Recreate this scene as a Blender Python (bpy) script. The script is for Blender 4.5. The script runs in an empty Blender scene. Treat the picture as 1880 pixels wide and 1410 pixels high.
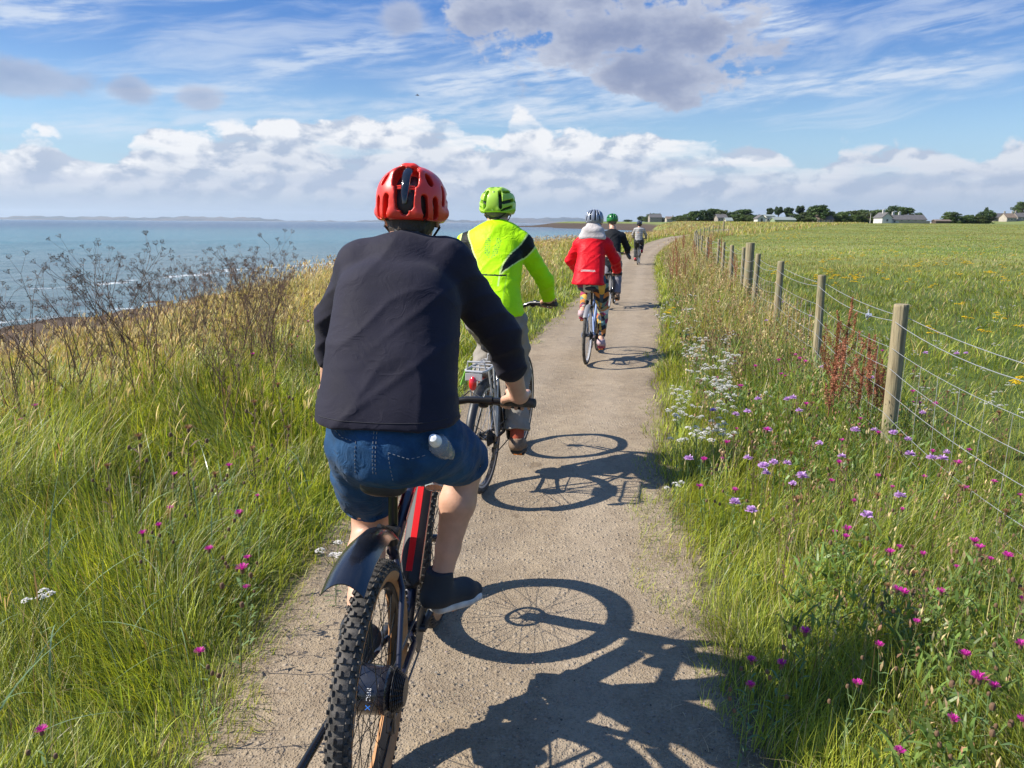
import bpy, math, random
import numpy as np
from mathutils import Vector, Matrix
R = math.radians
scene = bpy.context.scene
rng = np.random.default_rng(7)
random.seed(7)

# ------------------------------------------------------------------ camera
CAM_H, PITCH, ROLL, FPX = 1.65, 11.84, -0.4, 1412.0
cam = bpy.data.objects.new('camera', bpy.data.cameras.new('camera'))
scene.collection.objects.link(cam)
cam.data.sensor_width = 36.0
cam.data.lens = 36.0 * FPX / 1880.0
cam.data.clip_start = 0.05
cam.data.clip_end = 60000
CAM_M = Matrix.Translation((0, 0, CAM_H)) @ Matrix.Rotation(R(90 - PITCH), 4, 'X') @ Matrix.Rotation(R(-ROLL), 4, 'Z')
cam.matrix_world = CAM_M
scene.camera = cam
scene.view_settings.view_transform = 'Standard'
scene.view_settings.look = 'None'
scene.view_settings.exposure = 0.95
scene.view_settings.gamma = 1.0
scene.cycles.max_bounces = 6
scene.cycles.transparent_max_bounces = 8
scene.cycles.volume_bounces = 0

def ray(px, py):
    d = CAM_M.to_3x3() @ Vector(((px - 940) / FPX, (705 - py) / FPX, -1.0))
    return d.normalized()
def on_z(px, py, z=0.0):
    d = ray(px, py); t = (z - CAM_H) / d.z
    return Vector((0, 0, CAM_H)) + d * t
def at_y(px, py, y):
    d = ray(px, py)
    return Vector((0, 0, CAM_H)) + d * (y / d.y)

# ------------------------------------------------------------------ shader expression helper
class S:
    """a socket with arithmetic"""
    def __init__(s, nt, sock): s.nt = nt; s.k = sock
    def m(s, op, *o, clamp=False):
        n = s.nt.nodes.new('ShaderNodeMath'); n.operation = op; n.use_clamp = clamp
        s.nt.links.new(s.k, n.inputs[0])
        for i, v in enumerate(o):
            if isinstance(v, S): s.nt.links.new(v.k, n.inputs[i + 1])
            else: n.inputs[i + 1].default_value = v
        return S(s.nt, n.outputs[0])
    def __add__(s, o): return s.m('ADD', o)
    __radd__ = __add__
    def __mul__(s, o): return s.m('MULTIPLY', o)
    __rmul__ = __mul__
    def __sub__(s, o): return s.m('SUBTRACT', o)
    def __rsub__(s, o): return (s * -1.0) + o
    def __truediv__(s, o): return s.m('DIVIDE', o)
    def ss(s, a, b):
        n = s.nt.nodes.new('ShaderNodeMapRange'); n.interpolation_type = 'SMOOTHSTEP'
        s.nt.links.new(s.k, n.inputs[0]); n.inputs[1].default_value = a; n.inputs[2].default_value = b
        return S(s.nt, n.outputs[0])
    def clamp(s): return s.m('ADD', 0.0, clamp=True)
def comb(nt, x, y, z=0.0):
    n = nt.nodes.new('ShaderNodeCombineXYZ')
    for i, v in enumerate((x, y, z)):
        if isinstance(v, S): nt.links.new(v.k, n.inputs[i])
        else: n.inputs[i].default_value = v
    return S(nt, n.outputs[0])
def sep(nt, v):
    n = nt.nodes.new('ShaderNodeSeparateXYZ'); nt.links.new(v.k, n.inputs[0])
    return [S(nt, o) for o in n.outputs]
def noise(nt, vec, scale=1.0, detail=4.0, rough=0.55, dist=0.0, color=False, lac=2.0):
    n = nt.nodes.new('ShaderNodeTexNoise'); n.inputs['Scale'].default_value = scale
    n.inputs['Detail'].default_value = detail; n.inputs['Roughness'].default_value = rough
    n.inputs['Distortion'].default_value = dist; n.inputs['Lacunarity'].default_value = lac
    if vec is not None: nt.links.new(vec.k, n.inputs['Vector'])
    return S(nt, n.outputs['Color' if color else 'Fac'])
def voro(nt, vec, scale, feature='F1', out='Distance', rnd=1.0):
    n = nt.nodes.new('ShaderNodeTexVoronoi'); n.feature = feature; n.inputs['Scale'].default_value = scale
    n.inputs['Randomness'].default_value = rnd
    nt.links.new(vec.k, n.inputs['Vector'])
    return S(nt, n.outputs[out])
def mixc(nt, fac, a, b, mode='MIX'):
    n = nt.nodes.new('ShaderNodeMix'); n.data_type = 'RGBA'; n.blend_type = mode
    for i, v in ((0, fac), (6, a), (7, b)):
        if isinstance(v, S): nt.links.new(v.k, n.inputs[i])
        elif i == 0: n.inputs[0].default_value = v
        else: n.inputs[i].default_value = (*v[:3], 1)
    return S(nt, n.outputs[2])
def srgb(r, g, b):
    f = lambda c: (c / 255 / 12.92) if c / 255 <= 0.04045 else ((c / 255 + 0.055) / 1.055) ** 2.4
    return (f(r), f(g), f(b))

# ------------------------------------------------------------------ sky with clouds (world), sun
SUN_EL, SUN_AZ = 41.0, -92.0            # degrees; azimuth clockwise from +Y, so the sun stands to the left
def build_world():
    w = bpy.data.worlds.new('World'); scene.world = w; w.use_nodes = True
    nt = w.node_tree; nt.nodes.clear()
    out = nt.nodes.new('ShaderNodeOutputWorld'); bg = nt.nodes.new('ShaderNodeBackground')
    nt.links.new(bg.outputs[0], out.inputs[0])
    STR = 0.060
    bg.inputs['Strength'].default_value = STR
    sky = nt.nodes.new('ShaderNodeTexSky'); sky.sky_type = 'NISHITA'; sky.sun_disc = False
    sky.sun_elevation = R(SUN_EL); sky.sun_rotation = R(SUN_AZ); sky.altitude = 0
    sky.air_density = 1.15; sky.dust_density = 0.25; sky.ozone_density = 2.2
    tc = nt.nodes.new('ShaderNodeTexCoord'); D = S(nt, tc.outputs['Generated'])
    x, y, z = sep(nt, D)
    A = x.m('ARCTAN2', y) * (180 / math.pi)
    E = z.m('ARCSINE') * (180 / math.pi)
    def AE(px, py):
        d = ray(px, py); return math.degrees(math.atan2(d.x, d.y)), math.degrees(math.asin(d.z))
    def col(r, g, b): return tuple(c / (STR * 2 ** scene.view_settings.exposure) for c in srgb(r, g, b))
    # blue of the clear sky, a little deeper than the raw model
    base = mixc(nt, 1.0, S(nt, sky.outputs[0]), (0.80, 0.98, 1.22), 'MULTIPLY')
    hz = mixc(nt, (1.0 - E.ss(-1, 9)) * 0.75, base, col(166, 196, 230))
    hz = mixc(nt, E.ss(5, 16)*0.85, hz, col(70, 130, 210))
    up = E.m('MAXIMUM', 0.0)
    # --- cirrus: long streaks rising gently to the right
    a0 = 7.0
    ca, sa = math.cos(R(a0)), math.sin(R(a0))
    u = A * ca + E * sa; v = E * ca - A * sa
    w1 = noise(nt, comb(nt, u * 0.05, v * 0.12, 3.0), 1.0, 3, 0.5)
    vv = v + (w1 - 0.5) * 5.0
    ci = noise(nt, comb(nt, u * 0.075, vv * 0.62, 1.7), 1.0, 9, 0.62, 0.35)
    cov = noise(nt, comb(nt, A * 0.05, E * 0.11, 8.2), 1.0, 2, 0.5)
    ci = (ci + (cov - 0.5) * 0.55).ss(0.46, 0.74)
    # the long bright streaks seen on the right and in the middle
    snn = noise(nt, comb(nt, A * 0.12, E * 0.6, 2.0), 1.0, 6, 0.62, 0.4)
    sn2 = noise(nt, comb(nt, u * 0.25, v * 1.6, 7.0), 1.0, 6, 0.6, 0.2).ss(0.3, 0.62)
    def streak(px0, py0, px1, py1, wid, gain, sd):
        A0, E0 = AE(px0, py0); A1, E1 = AE(px1, py1)
        L = math.hypot(A1 - A0, E1 - E0); tx, ty = (A1 - A0) / L, (E1 - E0) / L
        s = ((A - A0) * tx + (E - E0) * ty) / L
        q = ((A - A0) * (-ty) + (E - E0) * tx)
        nn = snn
        q = (q + (nn - 0.5) * wid * 3.0).m('ABSOLUTE')
        m = (1.0 - q.ss(0.0, wid)) * s.ss(-0.05, 0.25) * (1.0 - s.ss(0.7, 1.08))
        return m * sn2 * gain
    ci = ci * 0.55
    for q in ((1230, 178, 1990, 105, 1.5, .95, 2.0), (600, 215, 1330, 165, 1.5, .85, 4.0), (700, 160, 1180, 115, 1.6, .9, 6.0),
              (380, 140, 860, 60, 1.5, .75, 9.0), (1320, 90, 1990, 5, 1.3, .55, 12.0), (1250, 30, 1560, 45, 1.8, .95, 14.0),
              (-120, 235, 720, 200, 1.5, .62, 17.0), (-60, 25, 230, 22, 1.3, .85, 20.0), (150, 180, 560, 150, .9, .7, 22.0)):
        ci = ci.m('MAXIMUM', streak(*q))
    c = mixc(nt, (ci * E.ss(3, 6) * (0.92)).clamp(), hz, col(222, 232, 246))
    # --- blob masks for single clouds
    def blob(px, py, rx, ry, px_per=25.5):
        A0, E0 = AE(px, py)
        return ((((A - A0) * (px_per / rx)).m('POWER', 2.0) + ((E - E0) * (px_per / ry)).m('POWER', 2.0))).m('SQRT')
    nb = noise(nt, comb(nt, A * 0.26, E * 0.42, 5.5), 1.0, 10, 0.62, 0.15)
    def grey(c, blobs, lo, hi, ga, tone_lo, tone_hi, rough=1.0):
        m = None
        for b in blobs:
            q = 1.0 - blob(*b)
            m = q if m is None else m.m('MAXIMUM', q)
        m = m + (nb - 0.5) * 2.3 * rough
        al = m.ss(lo, hi) * ga
        sh = noise(nt, comb(nt, A * 0.16 + 4.0, E * 0.3, 9.0), 1.0, 5, 0.55)
        rim = 1.0 - m.ss(lo + 0.1, hi + 0.55)
        tone = (sh.ss(0.38, 0.66) * 0.5 + (nb - 0.5) * 0.8 + rim * 0.55).clamp()
        return mixc(nt, al, c, mixc(nt, tone, tone_lo, tone_hi))
    c = grey(c, [(960, 30, 170, 80), (1120, 55, 230, 100), (1300, 60, 120, 80), (1150, 135, 110, 60), (1230, 150, 110, 50)], 0.10, 0.42, 0.92, col(140, 152, 184), col(200, 206, 222), 1.35)
    c = grey(c, [(30, 140, 130, 36), (370, 178, 48, 26), (245, 165, 45, 26), (740, 30, 60, 40)], 0.0, 0.5, 0.72, col(150, 162, 192), col(190, 198, 218), 0.7)
    # --- cumulus bank along the horizon
    tops = [(0, 262), (60, 232), (110, 262), (170, 285), (240, 262), (300, 232), (360, 240), (440, 218), (560, 212), (640, 208), (700, 222), (800, 212), (860, 250), (905, 262), (955, 208), (1010, 240),
            (1160, 238), (1250, 262), (1400, 262), (1450, 300), (1500, 305), (1560, 272), (1700, 268), (1780, 290), (1880, 262)]
    cr = nt.nodes.new('ShaderNodeFloatCurve'); cu = cr.mapping.curves[0]
    tops = [(-300, 250)] + tops + [(2300, 270)]
    pts = [((AE(p, q)[0] + 50) / 100, (AE(p, q)[1]) / 12) for p, q in tops]
    while len(cu.points) < len(pts): cu.points.new(0.5, 0.5)
    for P, (a, b) in zip(cu.points, pts): P.location = (a, b)
    cr.mapping.update()
    nt.links.new(((A + 50.0) * (1 / 100)).clamp().k, cr.inputs['Value'])
    top = S(nt, cr.outputs[0]) * 12.0
    def cumul(ox, oy):
        a = A + ox; e = E + oy
        n0 = noise(nt, comb(nt, a * 0.33, e * 0.58, 2.1), 1.0, 10, 0.60, 0.25)
        n1 = voro(nt, comb(nt, a * 0.46 + (n0 * 1.2), e * 0.86 + n0, 0.3), 1.0, 'SMOOTH_F1')
        return n0 * 0.62 + (1.0 - n1) * 0.38
    d0 = cumul(0, 0)
    f0 = noise(nt, comb(nt, A * 1.1, E * 1.5, 4.4), 1.0, 7, 0.62, 0.2)
    dd = d0 + (f0 - 0.5) * 0.22
    edge = top - E                                   # >0 inside the bank
    body = (edge * 0.62 + (dd - 0.52) * 3.0)
    al = body.ss(-0.05, 0.30)
    # holes of blue low down, softer and hazier
    hole = noise(nt, comb(nt, A * 0.10, E * 0.5, 6.1), 1.0, 5, 0.55)
    al = al * (1.0 - (hole.ss(0.53, 0.66) * 0.6 * E.ss(2.2, 4.5))) * E.ss(-0.8, 2.4)
    d1 = cumul(0.55, -0.5)
    lit = ((d0 - d1) * 6.5 + 0.60 + (f0 - 0.5) * 1.2).clamp()
    crest = 1.0 - edge.ss(0.2, 2.6)
    lit = (lit * 0.72 + lit * crest * 0.6 + crest * 0.20).clamp() * E.ss(0.2, 3.6)
    # the far right of the bank is greyer
    lit = lit * (1.0 - A.ss(14, 24) * 0.35)
    cc = mixc(nt, lit, col(176, 190, 214), col(250, 250, 252))
    c = mixc(nt, al * 0.93, c, cc)
    # flat grey bands low over the horizon
    band = noise(nt, comb(nt, A * 0.05, E * 0.9, 11.0), 1.0, 6, 0.5, 0.1)
    c = mixc(nt, band.ss(0.45, 0.65) * E.ss(0.1, 1.0) * (1.0 - E.ss(3.0, 5.5)) * 0.45, c, col(186, 199, 222))
    # below the horizon
    c = mixc(nt, E.ss(-0.4, 0.0), col(120, 140, 150), c)
    nt.links.new(c.k, bg.inputs['Color'])
    w.cycles.sampling_method = 'MANUAL'; w.cycles.sample_map_resolution = 512
build_world()
sun = bpy.data.objects.new('sun', bpy.data.lights.new('sun', 'SUN')); scene.collection.objects.link(sun)
sun.data.energy = 4.5; sun.data.angle = R(0.53); sun.data.color = (1.0, 0.94, 0.84)
sd = Vector((math.sin(R(SUN_AZ)) * math.cos(R(SUN_EL)), math.cos(R(SUN_AZ)) * math.cos(R(SUN_EL)), math.sin(R(SUN_EL))))
sun.rotation_euler = (-sd).to_track_quat('-Z', 'Y').to_euler()

# ------------------------------------------------------------------ mesh helpers
C = scene.collection
def tag(o, label=None, cat=None, group=None, kind=None):
    if label: o['label'] = label
    if cat: o['category'] = cat
    if group: o['group'] = group
    if kind: o['kind'] = kind
    return o
def empty(name, loc=(0, 0, 0), rz=0.0, lean=0.0):
    o = bpy.data.objects.new(name, None); C.objects.link(o)
    o.matrix_world = Matrix.Translation(loc) @ Matrix.Rotation(rz, 4, 'Z') @ Matrix.Rotation(lean, 4, 'X')
    o.empty_display_size = 0.1
    return o
def np_mesh(name, V, F, mat, parent=None, cols=None, smooth=True, attrs=None, mats=None, midx=None):
    """V (n,3); F list of (m,k) int arrays"""
    me = bpy.data.meshes.new(name)
    V = np.asarray(V, dtype=np.float32)
    F = [np.asarray(f, dtype=np.int32) for f in (F if isinstance(F, (list, tuple)) else [F]) if len(f)]
    me.vertices.add(len(V)); me.vertices.foreach_set('co', V.ravel())
    nl = sum(f.size for f in F); npoly = sum(len(f) for f in F)
    me.loops.add(nl); me.polygons.add(npoly)
    me.loops.foreach_set('vertex_index', np.concatenate([f.ravel() for f in F]))
    tot = np.concatenate([np.full(len(f), f.shape[1], np.int32) for f in F])
    st = np.concatenate([[0], np.cumsum(tot)[:-1]]).astype(np.int32)
    me.polygons.foreach_set('loop_start', st)
    me.polygons.foreach_set('loop_total', tot)
    if cols is not None:
        a = me.color_attributes.new('col', 'FLOAT_COLOR', 'POINT')
        c4 = np.ones((len(V), 4), np.float32); c4[:, :3] = cols
        a.data.foreach_set('color', c4.ravel())
    for k, v in (attrs or {}).items():
        a = me.attributes.new(k, 'FLOAT', 'POINT'); a.data.foreach_set('value', np.asarray(v, np.float32))
    if mats:
        for m_ in mats: me.materials.append(m_)
        me.polygons.foreach_set('material_index', np.asarray(midx, np.int32))
    elif mat: me.materials.append(mat)
    me.update(calc_edges=True)
    me.validate()
    me.polygons.foreach_set('use_smooth', np.full(len(me.polygons), bool(smooth)))
    o = bpy.data.objects.new(name, me); C.objects.link(o)
    if parent is not None: o.parent = parent
    return o
class MB:
    """collects shapes into one mesh"""
    def __init__(s): s.v = []; s.f = []; s.m = []; s.mi = 0
    def add(s, vs, fs):
        b = len(s.v); s.v += [tuple(q) for q in vs]; s.f += [tuple(i + b for i in f) for f in fs]; s.m += [s.mi] * len(fs)
        return s
    def tube(s, pts, rad, n=10, cap=True, closed=False, flat=1.0, up=None):
        pts = [Vector(p) for p in pts]; m = len(pts)
        rad = rad if isinstance(rad, (list, tuple)) else [rad] * m
        vs = []; prev = None
        for i, p in enumerate(pts):
            if closed: t = pts[(i + 1) % m] - pts[i - 1]
            else: t = pts[min(i + 1, m - 1)] - pts[max(i - 1, 0)]
            t.normalize()
            if prev is None:
                a = Vector(up) if up else (Vector((0, 0, 1)) if abs(t.z) < 0.9 else Vector((1, 0, 0)))
            else: a = prev
            b = t.cross(a).normalized(); a = b.cross(t).normalized(); prev = a
            for k in range(n):
                th = 2 * math.pi * k / n
                vs.append(p + (a * math.cos(th) + b * math.sin(th) * flat) * rad[i])
        fs = []
        for i in range(m if closed else m - 1):
            j = (i + 1) % m
            for k in range(n):
                fs.append((i * n + k, i * n + (k + 1) % n, j * n + (k + 1) % n, j * n + k))
        if cap and not closed:
            fs.append(tuple(range(n))[::-1]); fs.append(tuple((m - 1) * n + k for k in range(n)))
        return s.add(vs, fs)
    def box(s, c, d, rot=None, bev=0.0):
        c = Vector(c); hx, hy, hz = d[0] / 2, d[1] / 2, d[2] / 2
        M = rot or Matrix.Identity(3)
        if bev <= 0:
            vs = [M @ Vector((x, y, z)) + c for x in (-hx, hx) for y in (-hy, hy) for z in (-hz, hz)]
            return s.add(vs, [(0, 1, 3, 2), (4, 6, 7, 5), (0, 4, 5, 1), (2, 3, 7, 6), (0, 2, 6, 4), (1, 5, 7, 3)])
        b = min(bev, hx * .9, hy * .9, hz * .9); vs = []
        rings = [(-hz, b), (-hz + b, 0), (hz - b, 0), (hz, b)]
        for z, i in rings:
            x, y = hx - i, hy - i
            for (sx, sy) in ((1, 1), (-1, 1), (-1, -1), (1, -1)):
                if sx * sy > 0: pr = [(sx * x, sy * (y - b)), (sx * (x - b), sy * y)]
                else: pr = [(sx * (x - b), sy * y), (sx * x, sy * (y - b))]
                for q in pr: vs.append(M @ Vector((q[0], q[1], z)) + c)
        fs = [tuple(range(8))[::-1], tuple(24 + k for k in range(8))]
        for r in range(3):
            for k in range(8): fs.append((r * 8 + k, r * 8 + (k + 1) % 8, (r + 1) * 8 + (k + 1) % 8, (r + 1) * 8 + k))
        return s.add(vs, fs)
    def lathe(s, prof, n=24, M=None, close=False):
        """prof: (r, h) pairs spun about local Z, M places it"""
        M = M or Matrix.Identity(4); vs = []
        for r, h in prof:
            for k in range(n):
                th = 2 * math.pi * k / n; vs.append(M @ Vector((r * math.cos(th), r * math.sin(th), h)))
        fs = []; m = len(prof)
        for i in range(m if close else m - 1):
            j = (i + 1) % m
            for k in range(n): fs.append((i * n + k, i * n + (k + 1) % n, j * n + (k + 1) % n, j * n + k))
        if not close:
            if prof[0][0] > 1e-6: fs.append(tuple(range(n))[::-1])
            if prof[-1][0] > 1e-6: fs.append(tuple((m - 1) * n + k for k in range(n)))
        return s.add(vs, fs)
    def quad(s, a, b, c, d): return s.add([a, b, c, d], [(0, 1, 2, 3)])
    def build(s, name, mat, parent=None, smooth=True, ang=40):
        me = bpy.data.meshes.new(name); me.from_pydata(s.v, [], s.f)
        for m_ in (mat if isinstance(mat, (list, tuple)) else [mat]): me.materials.append(m_)
        if isinstance(mat, (list, tuple)): me.polygons.foreach_set('material_index', s.m)
        me.validate(); me.update()
        if smooth:
            me.polygons.foreach_set('use_smooth', [True] * len(me.polygons))
            try: me.set_sharp_from_angle(angle=R(ang))
            except Exception: pass
        o = bpy.data.objects.new(name, me); C.objects.link(o)
        if parent is not None: o.parent = parent
        return o
def dup(root, M=None):
    r = root.copy(); C.objects.link(r)
    if M is not None: r.matrix_world = M
    for ch in list(root.children):
        c = ch.copy(); C.objects.link(c); c.parent = r
        for g in ch.children:
            d = g.copy(); C.objects.link(d); d.parent = c
    return r

# ------------------------------------------------------------------ materials
def mat(name, color, rough=0.6, metal=0.0, spec=0.5, bump=0.0, bscale=200.0, var=0.0, vscale=8.0, coat=0.0, use_col=False, trans=0.0, sheen=0.0, alpha=None, ior=None, weave=0.0):
    m = bpy.data.materials.new(name); m.use_nodes = True
    nt = m.node_tree; b = nt.nodes['Principled BSDF']
    b.inputs['Roughness'].default_value = rough; b.inputs['Metallic'].default_value = metal
    b.inputs['Specular IOR Level'].default_value = spec
    b.inputs['Coat Weight'].default_value = coat; b.inputs['Coat Roughness'].default_value = 0.08
    if sheen: b.inputs['Sheen Weight'].default_value = sheen; b.inputs['Sheen Roughness'].default_value = 0.5
    if ior: b.inputs['IOR'].default_value = ior
    tc = nt.nodes.new('ShaderNodeTexCoord'); O = S(nt, tc.outputs['Object'])
    if use_col:
        a = nt.nodes.new('ShaderNodeAttribute'); a.attribute_name = 'col'; c = S(nt, a.outputs['Color'])
    else: c = None
    if var > 0:
        n = noise(nt, O, vscale, 5, 0.6)
        fac = n.ss(0.3, 0.7)
        if c is None: c = mixc(nt, fac, tuple(q * (1 - var) for q in color), tuple(min(1, q * (1 + var)) for q in color))
        else:
            lo = mixc(nt, 1.0, c, (1 - var,) * 3, 'MULTIPLY'); hi = mixc(nt, 1.0, c, (1 + var,) * 3, 'MULTIPLY')
            c = mixc(nt, fac, lo, hi)
        r = n * 0.25 + (rough - 0.12)
        nt.links.new(r.clamp().k, b.inputs['Roughness'])
    if c is not None: nt.links.new(c.k, b.inputs['Base Color'])
    else: b.inputs['Base Color'].default_value = (*color, 1)
    if bump > 0:
        bp = nt.nodes.new('ShaderNodeBump'); bp.inputs['Strength'].default_value = min(1, bump); bp.inputs['Distance'].default_value = 0.003
        h = noise(nt, O, bscale, 4, 0.6)
        if weave > 0:
            xx, yy, zz = sep(nt, O)
            h = h + ((yy * weave).m('SINE') * (zz * weave).m('SINE')) * 0.5
        nt.links.new(h.k, bp.inputs['Height']); nt.links.new(bp.outputs[0], b.inputs['Normal'])
    if trans > 0: b.inputs['Transmission Weight'].default_value = trans
    if alpha is not None: b.inputs['Alpha'].default_value = alpha
    return m
def leaf_mat(name, tr=0.35, rough=0.45, gain=1.0, tint=(1.15, 1.1, 0.55)):
    m = bpy.data.materials.new(name); m.use_nodes = True
    nt = m.node_tree; b = nt.nodes['Principled BSDF']; out = nt.nodes['Material Output']
    a = nt.nodes.new('ShaderNodeAttribute'); a.attribute_name = 'col'; c = S(nt, a.outputs['Color'])
    nt.links.new(c.k, b.inputs['Base Color']); b.inputs['Roughness'].default_value = rough
    b.inputs['Specular IOR Level'].default_value = 0.35
    t = nt.nodes.new('ShaderNodeBsdfTranslucent'); nt.links.new(mixc(nt, 1.0, c, tint, 'MULTIPLY').k, t.inputs['Color'])
    mx = nt.nodes.new('ShaderNodeMixShader'); mx.inputs[0].default_value = tr
    nt.links.new(b.outputs[0], mx.inputs[1]); nt.links.new(t.outputs[0], mx.inputs[2]); nt.links.new(mx.outputs[0], out.inputs['Surface'])
    return m
def obj_coord(nt):
    tc = nt.nodes.new('ShaderNodeTexCoord'); return S(nt, tc.outputs['Object'])
def add_bump(nt, b, h, dist, strength=1.0):
    bp = nt.nodes.new('ShaderNodeBump'); bp.inputs['Strength'].default_value = strength; bp.inputs['Distance'].default_value = dist
    nt.links.new(h.k, bp.inputs['Height']); nt.links.new(bp.outputs[0], b.inputs['Normal'])
# ------------------------------------------------------------------ terrain
SEA_Z = -3.0
COAST = np.array([(-5.2, -60), (-5.2, 8), (-5.0, 16), (-4.6, 28), (-2.8, 41), (3, 61), (14, 90), (33, 160), (52, 260), (74, 400), (118, 600), (150, 780), (155, 880), (125, 945), (85, 975), (70, 1020), (85, 1150), (300, 1600), (3500, 5200)], float)
def coast_s(x, y):
    """signed distance to the top of the bank, positive inland (to the right of the line)"""
    best = np.full(x.shape, 1e9); sg = np.ones(x.shape)
    for (ax, ay), (bx, by) in zip(COAST[:-1], COAST[1:]):
        dx, dy = bx - ax, by - ay; L2 = dx * dx + dy * dy
        t = np.clip(((x - ax) * dx + (y - ay) * dy) / L2, 0, 1)
        qx, qy = x - ax - t * dx, y - ay - t * dy
        d = np.sqrt(qx * qx + qy * qy); cr = dx * (y - ay) - dy * (x - ax)
        m = d < best - 1e-9
        best = np.where(m, d, best); sg = np.where(m, np.where(cr > 0, -1.0, 1.0), sg)
    return best * sg
def sst(a, b, x):
    t = np.clip((x - a) / (b - a), 0, 1); return t * t * (3 - 2 * t)
def wob(x, y, s, k=0.0):
    return (np.sin(x * s + 1.3 + k) * np.cos(y * s * 0.9 + 0.7 + k) + 0.5 * np.sin(x * s * 2.3 + y * s * 1.7 + k * 2) + 0.25 * np.sin(x * s * 4.9 - y * s * 4.1 + k))
PATH_Y = np.array([-6, 0, 2.1, 3, 5, 8, 12.4, 20, 30, 39.5, 50, 62, 78, 95, 120, 160, 220.])
PATH_X = np.array([-.2, -.14, -.12, -.08, .12, .62, 1.50, 2.85, 4.55, 6.35, 8.7, 11.8, 16.6, 22.6, 33, 54, 92.])
def path_x(y): return np.interp(y, PATH_Y, PATH_X)
def path_d(x, y):
    sl = (path_x(y + .5) - path_x(y - .5)); return (x - path_x(y)) / np.sqrt(1 + sl * sl)
def height(x, y):
    x = np.asarray(x, float); y = np.asarray(y, float)
    s = coast_s(x, y); d = np.sqrt(x * x + y * y)
    land = 0.0075 * np.maximum(d - 25, 0) * sst(25, 60, d)
    land = np.where(d > 330, 0.0075 * 305 + (d - 330) * 0.002, land)
    land = land + wob(x, y, 0.05) * 0.12 * sst(25, 80, d) + wob(x, y, 0.35) * 0.03 * sst(1.2, 3, np.abs(path_d(x, y)))
    land = land + 0.05 * sst(0.8, 1.6, np.abs(path_d(x, y)))                   # verges a little above the path
    # stubble hill beyond the village on the right
    hx = sst(.50, .68, x / np.maximum(y, 1)) * sst(430, 900, y)
    land = land + hx * 17 * (0.8 + 0.2 * np.sin(x * 0.006)) 
    far = sst(500, 800, d)
    w = 5.0 + far * 55
    bank = -2.3 * sst(0, 1, -s / w)
    beach = -0.75 * np.clip((-s - w) / (14 + far * 40), 0, 1) - 0.03 * np.clip(-s - w - 14 - far * 40, 0, 60)
    z = land * sst(-w * .9, 8, s) + bank + beach
    z = z + wob(x, y, 0.8, 2) * 0.05 * sst(0, 3, -s) * (1 - sst(30, 60, -s))
    return z
def ground_material():
    m = bpy.data.materials.new('ground_turf'); m.use_nodes = True; nt = m.node_tree; b = nt.nodes['Principled BSDF']
    O = obj_coord(nt)
    def at(n):
        a = nt.nodes.new('ShaderNodeAttribute'); a.attribute_name = n; return S(nt, a.outputs['Fac'])
    s, pd, far, wheat = at('shore'), at('pathd'), at('far'), at('wheat')
    n1 = noise(nt, O, 0.12, 6, 0.6); n2 = noise(nt, O, 1.6, 6, 0.65); n3 = noise(nt, O, 14, 5, 0.65)
    x, y, z = sep(nt, O)
    streaks = noise(nt, comb(nt, x * 0.03, y * 0.16, 0), 1.0, 6, 0.6)
    g = mixc(nt, n2.ss(.3, .7), (.045, .075, .012), (.09, .12, .025))
    farg = mixc(nt, n1.ss(.35, .65), (.115, .17, .035), (.20, .235, .06))
    farg = mixc(nt, streaks.ss(.42, .62) * 0.6, farg, (.28, .26, .10))
    farg = mixc(nt, n3.ss(.25, .75) * .35, farg, (.06, .10, .02))
    g = mixc(nt, far, g, farg)
    g = mixc(nt, wheat, g, (.46, .34, .16))
    g = mixc(nt, 1.0 - (pd + (n3 - .5) * .3).ss(.85, 1.15), g, mixc(nt, n3, (.13, .095, .06), (.22, .17, .115)))
    # bank, seaweed, sand
    sw = mixc(nt, n3.ss(.3, .7), (.035, .022, .015), (.12, .085, .055))
    sand = mixc(nt, n2.ss(.3, .7), (.34, .26, .19), (.46, .36, .27))
    sand = mixc(nt, n3.ss(.5, .7) * .6, sand, (.10, .08, .06))
    bb = (s + (n2 - .5) * 3.0)
    g = mixc(nt, (1.0 - bb.ss(-4.0, -1.5)), g, sw)
    g = mixc(nt, (1.0 - (s + (n2 - .5) * 5).ss(-21, -19)), g, sand)
    nt.links.new(g.k, b.inputs['Base Color']); b.inputs['Roughness'].default_value = .9; b.inputs['Specular IOR Level'].default_value = .2
    add_bump(nt, b, n3 * .6 + noise(nt, O, 60, 4, .6) * .4, .03, .7)
    return m
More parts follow.
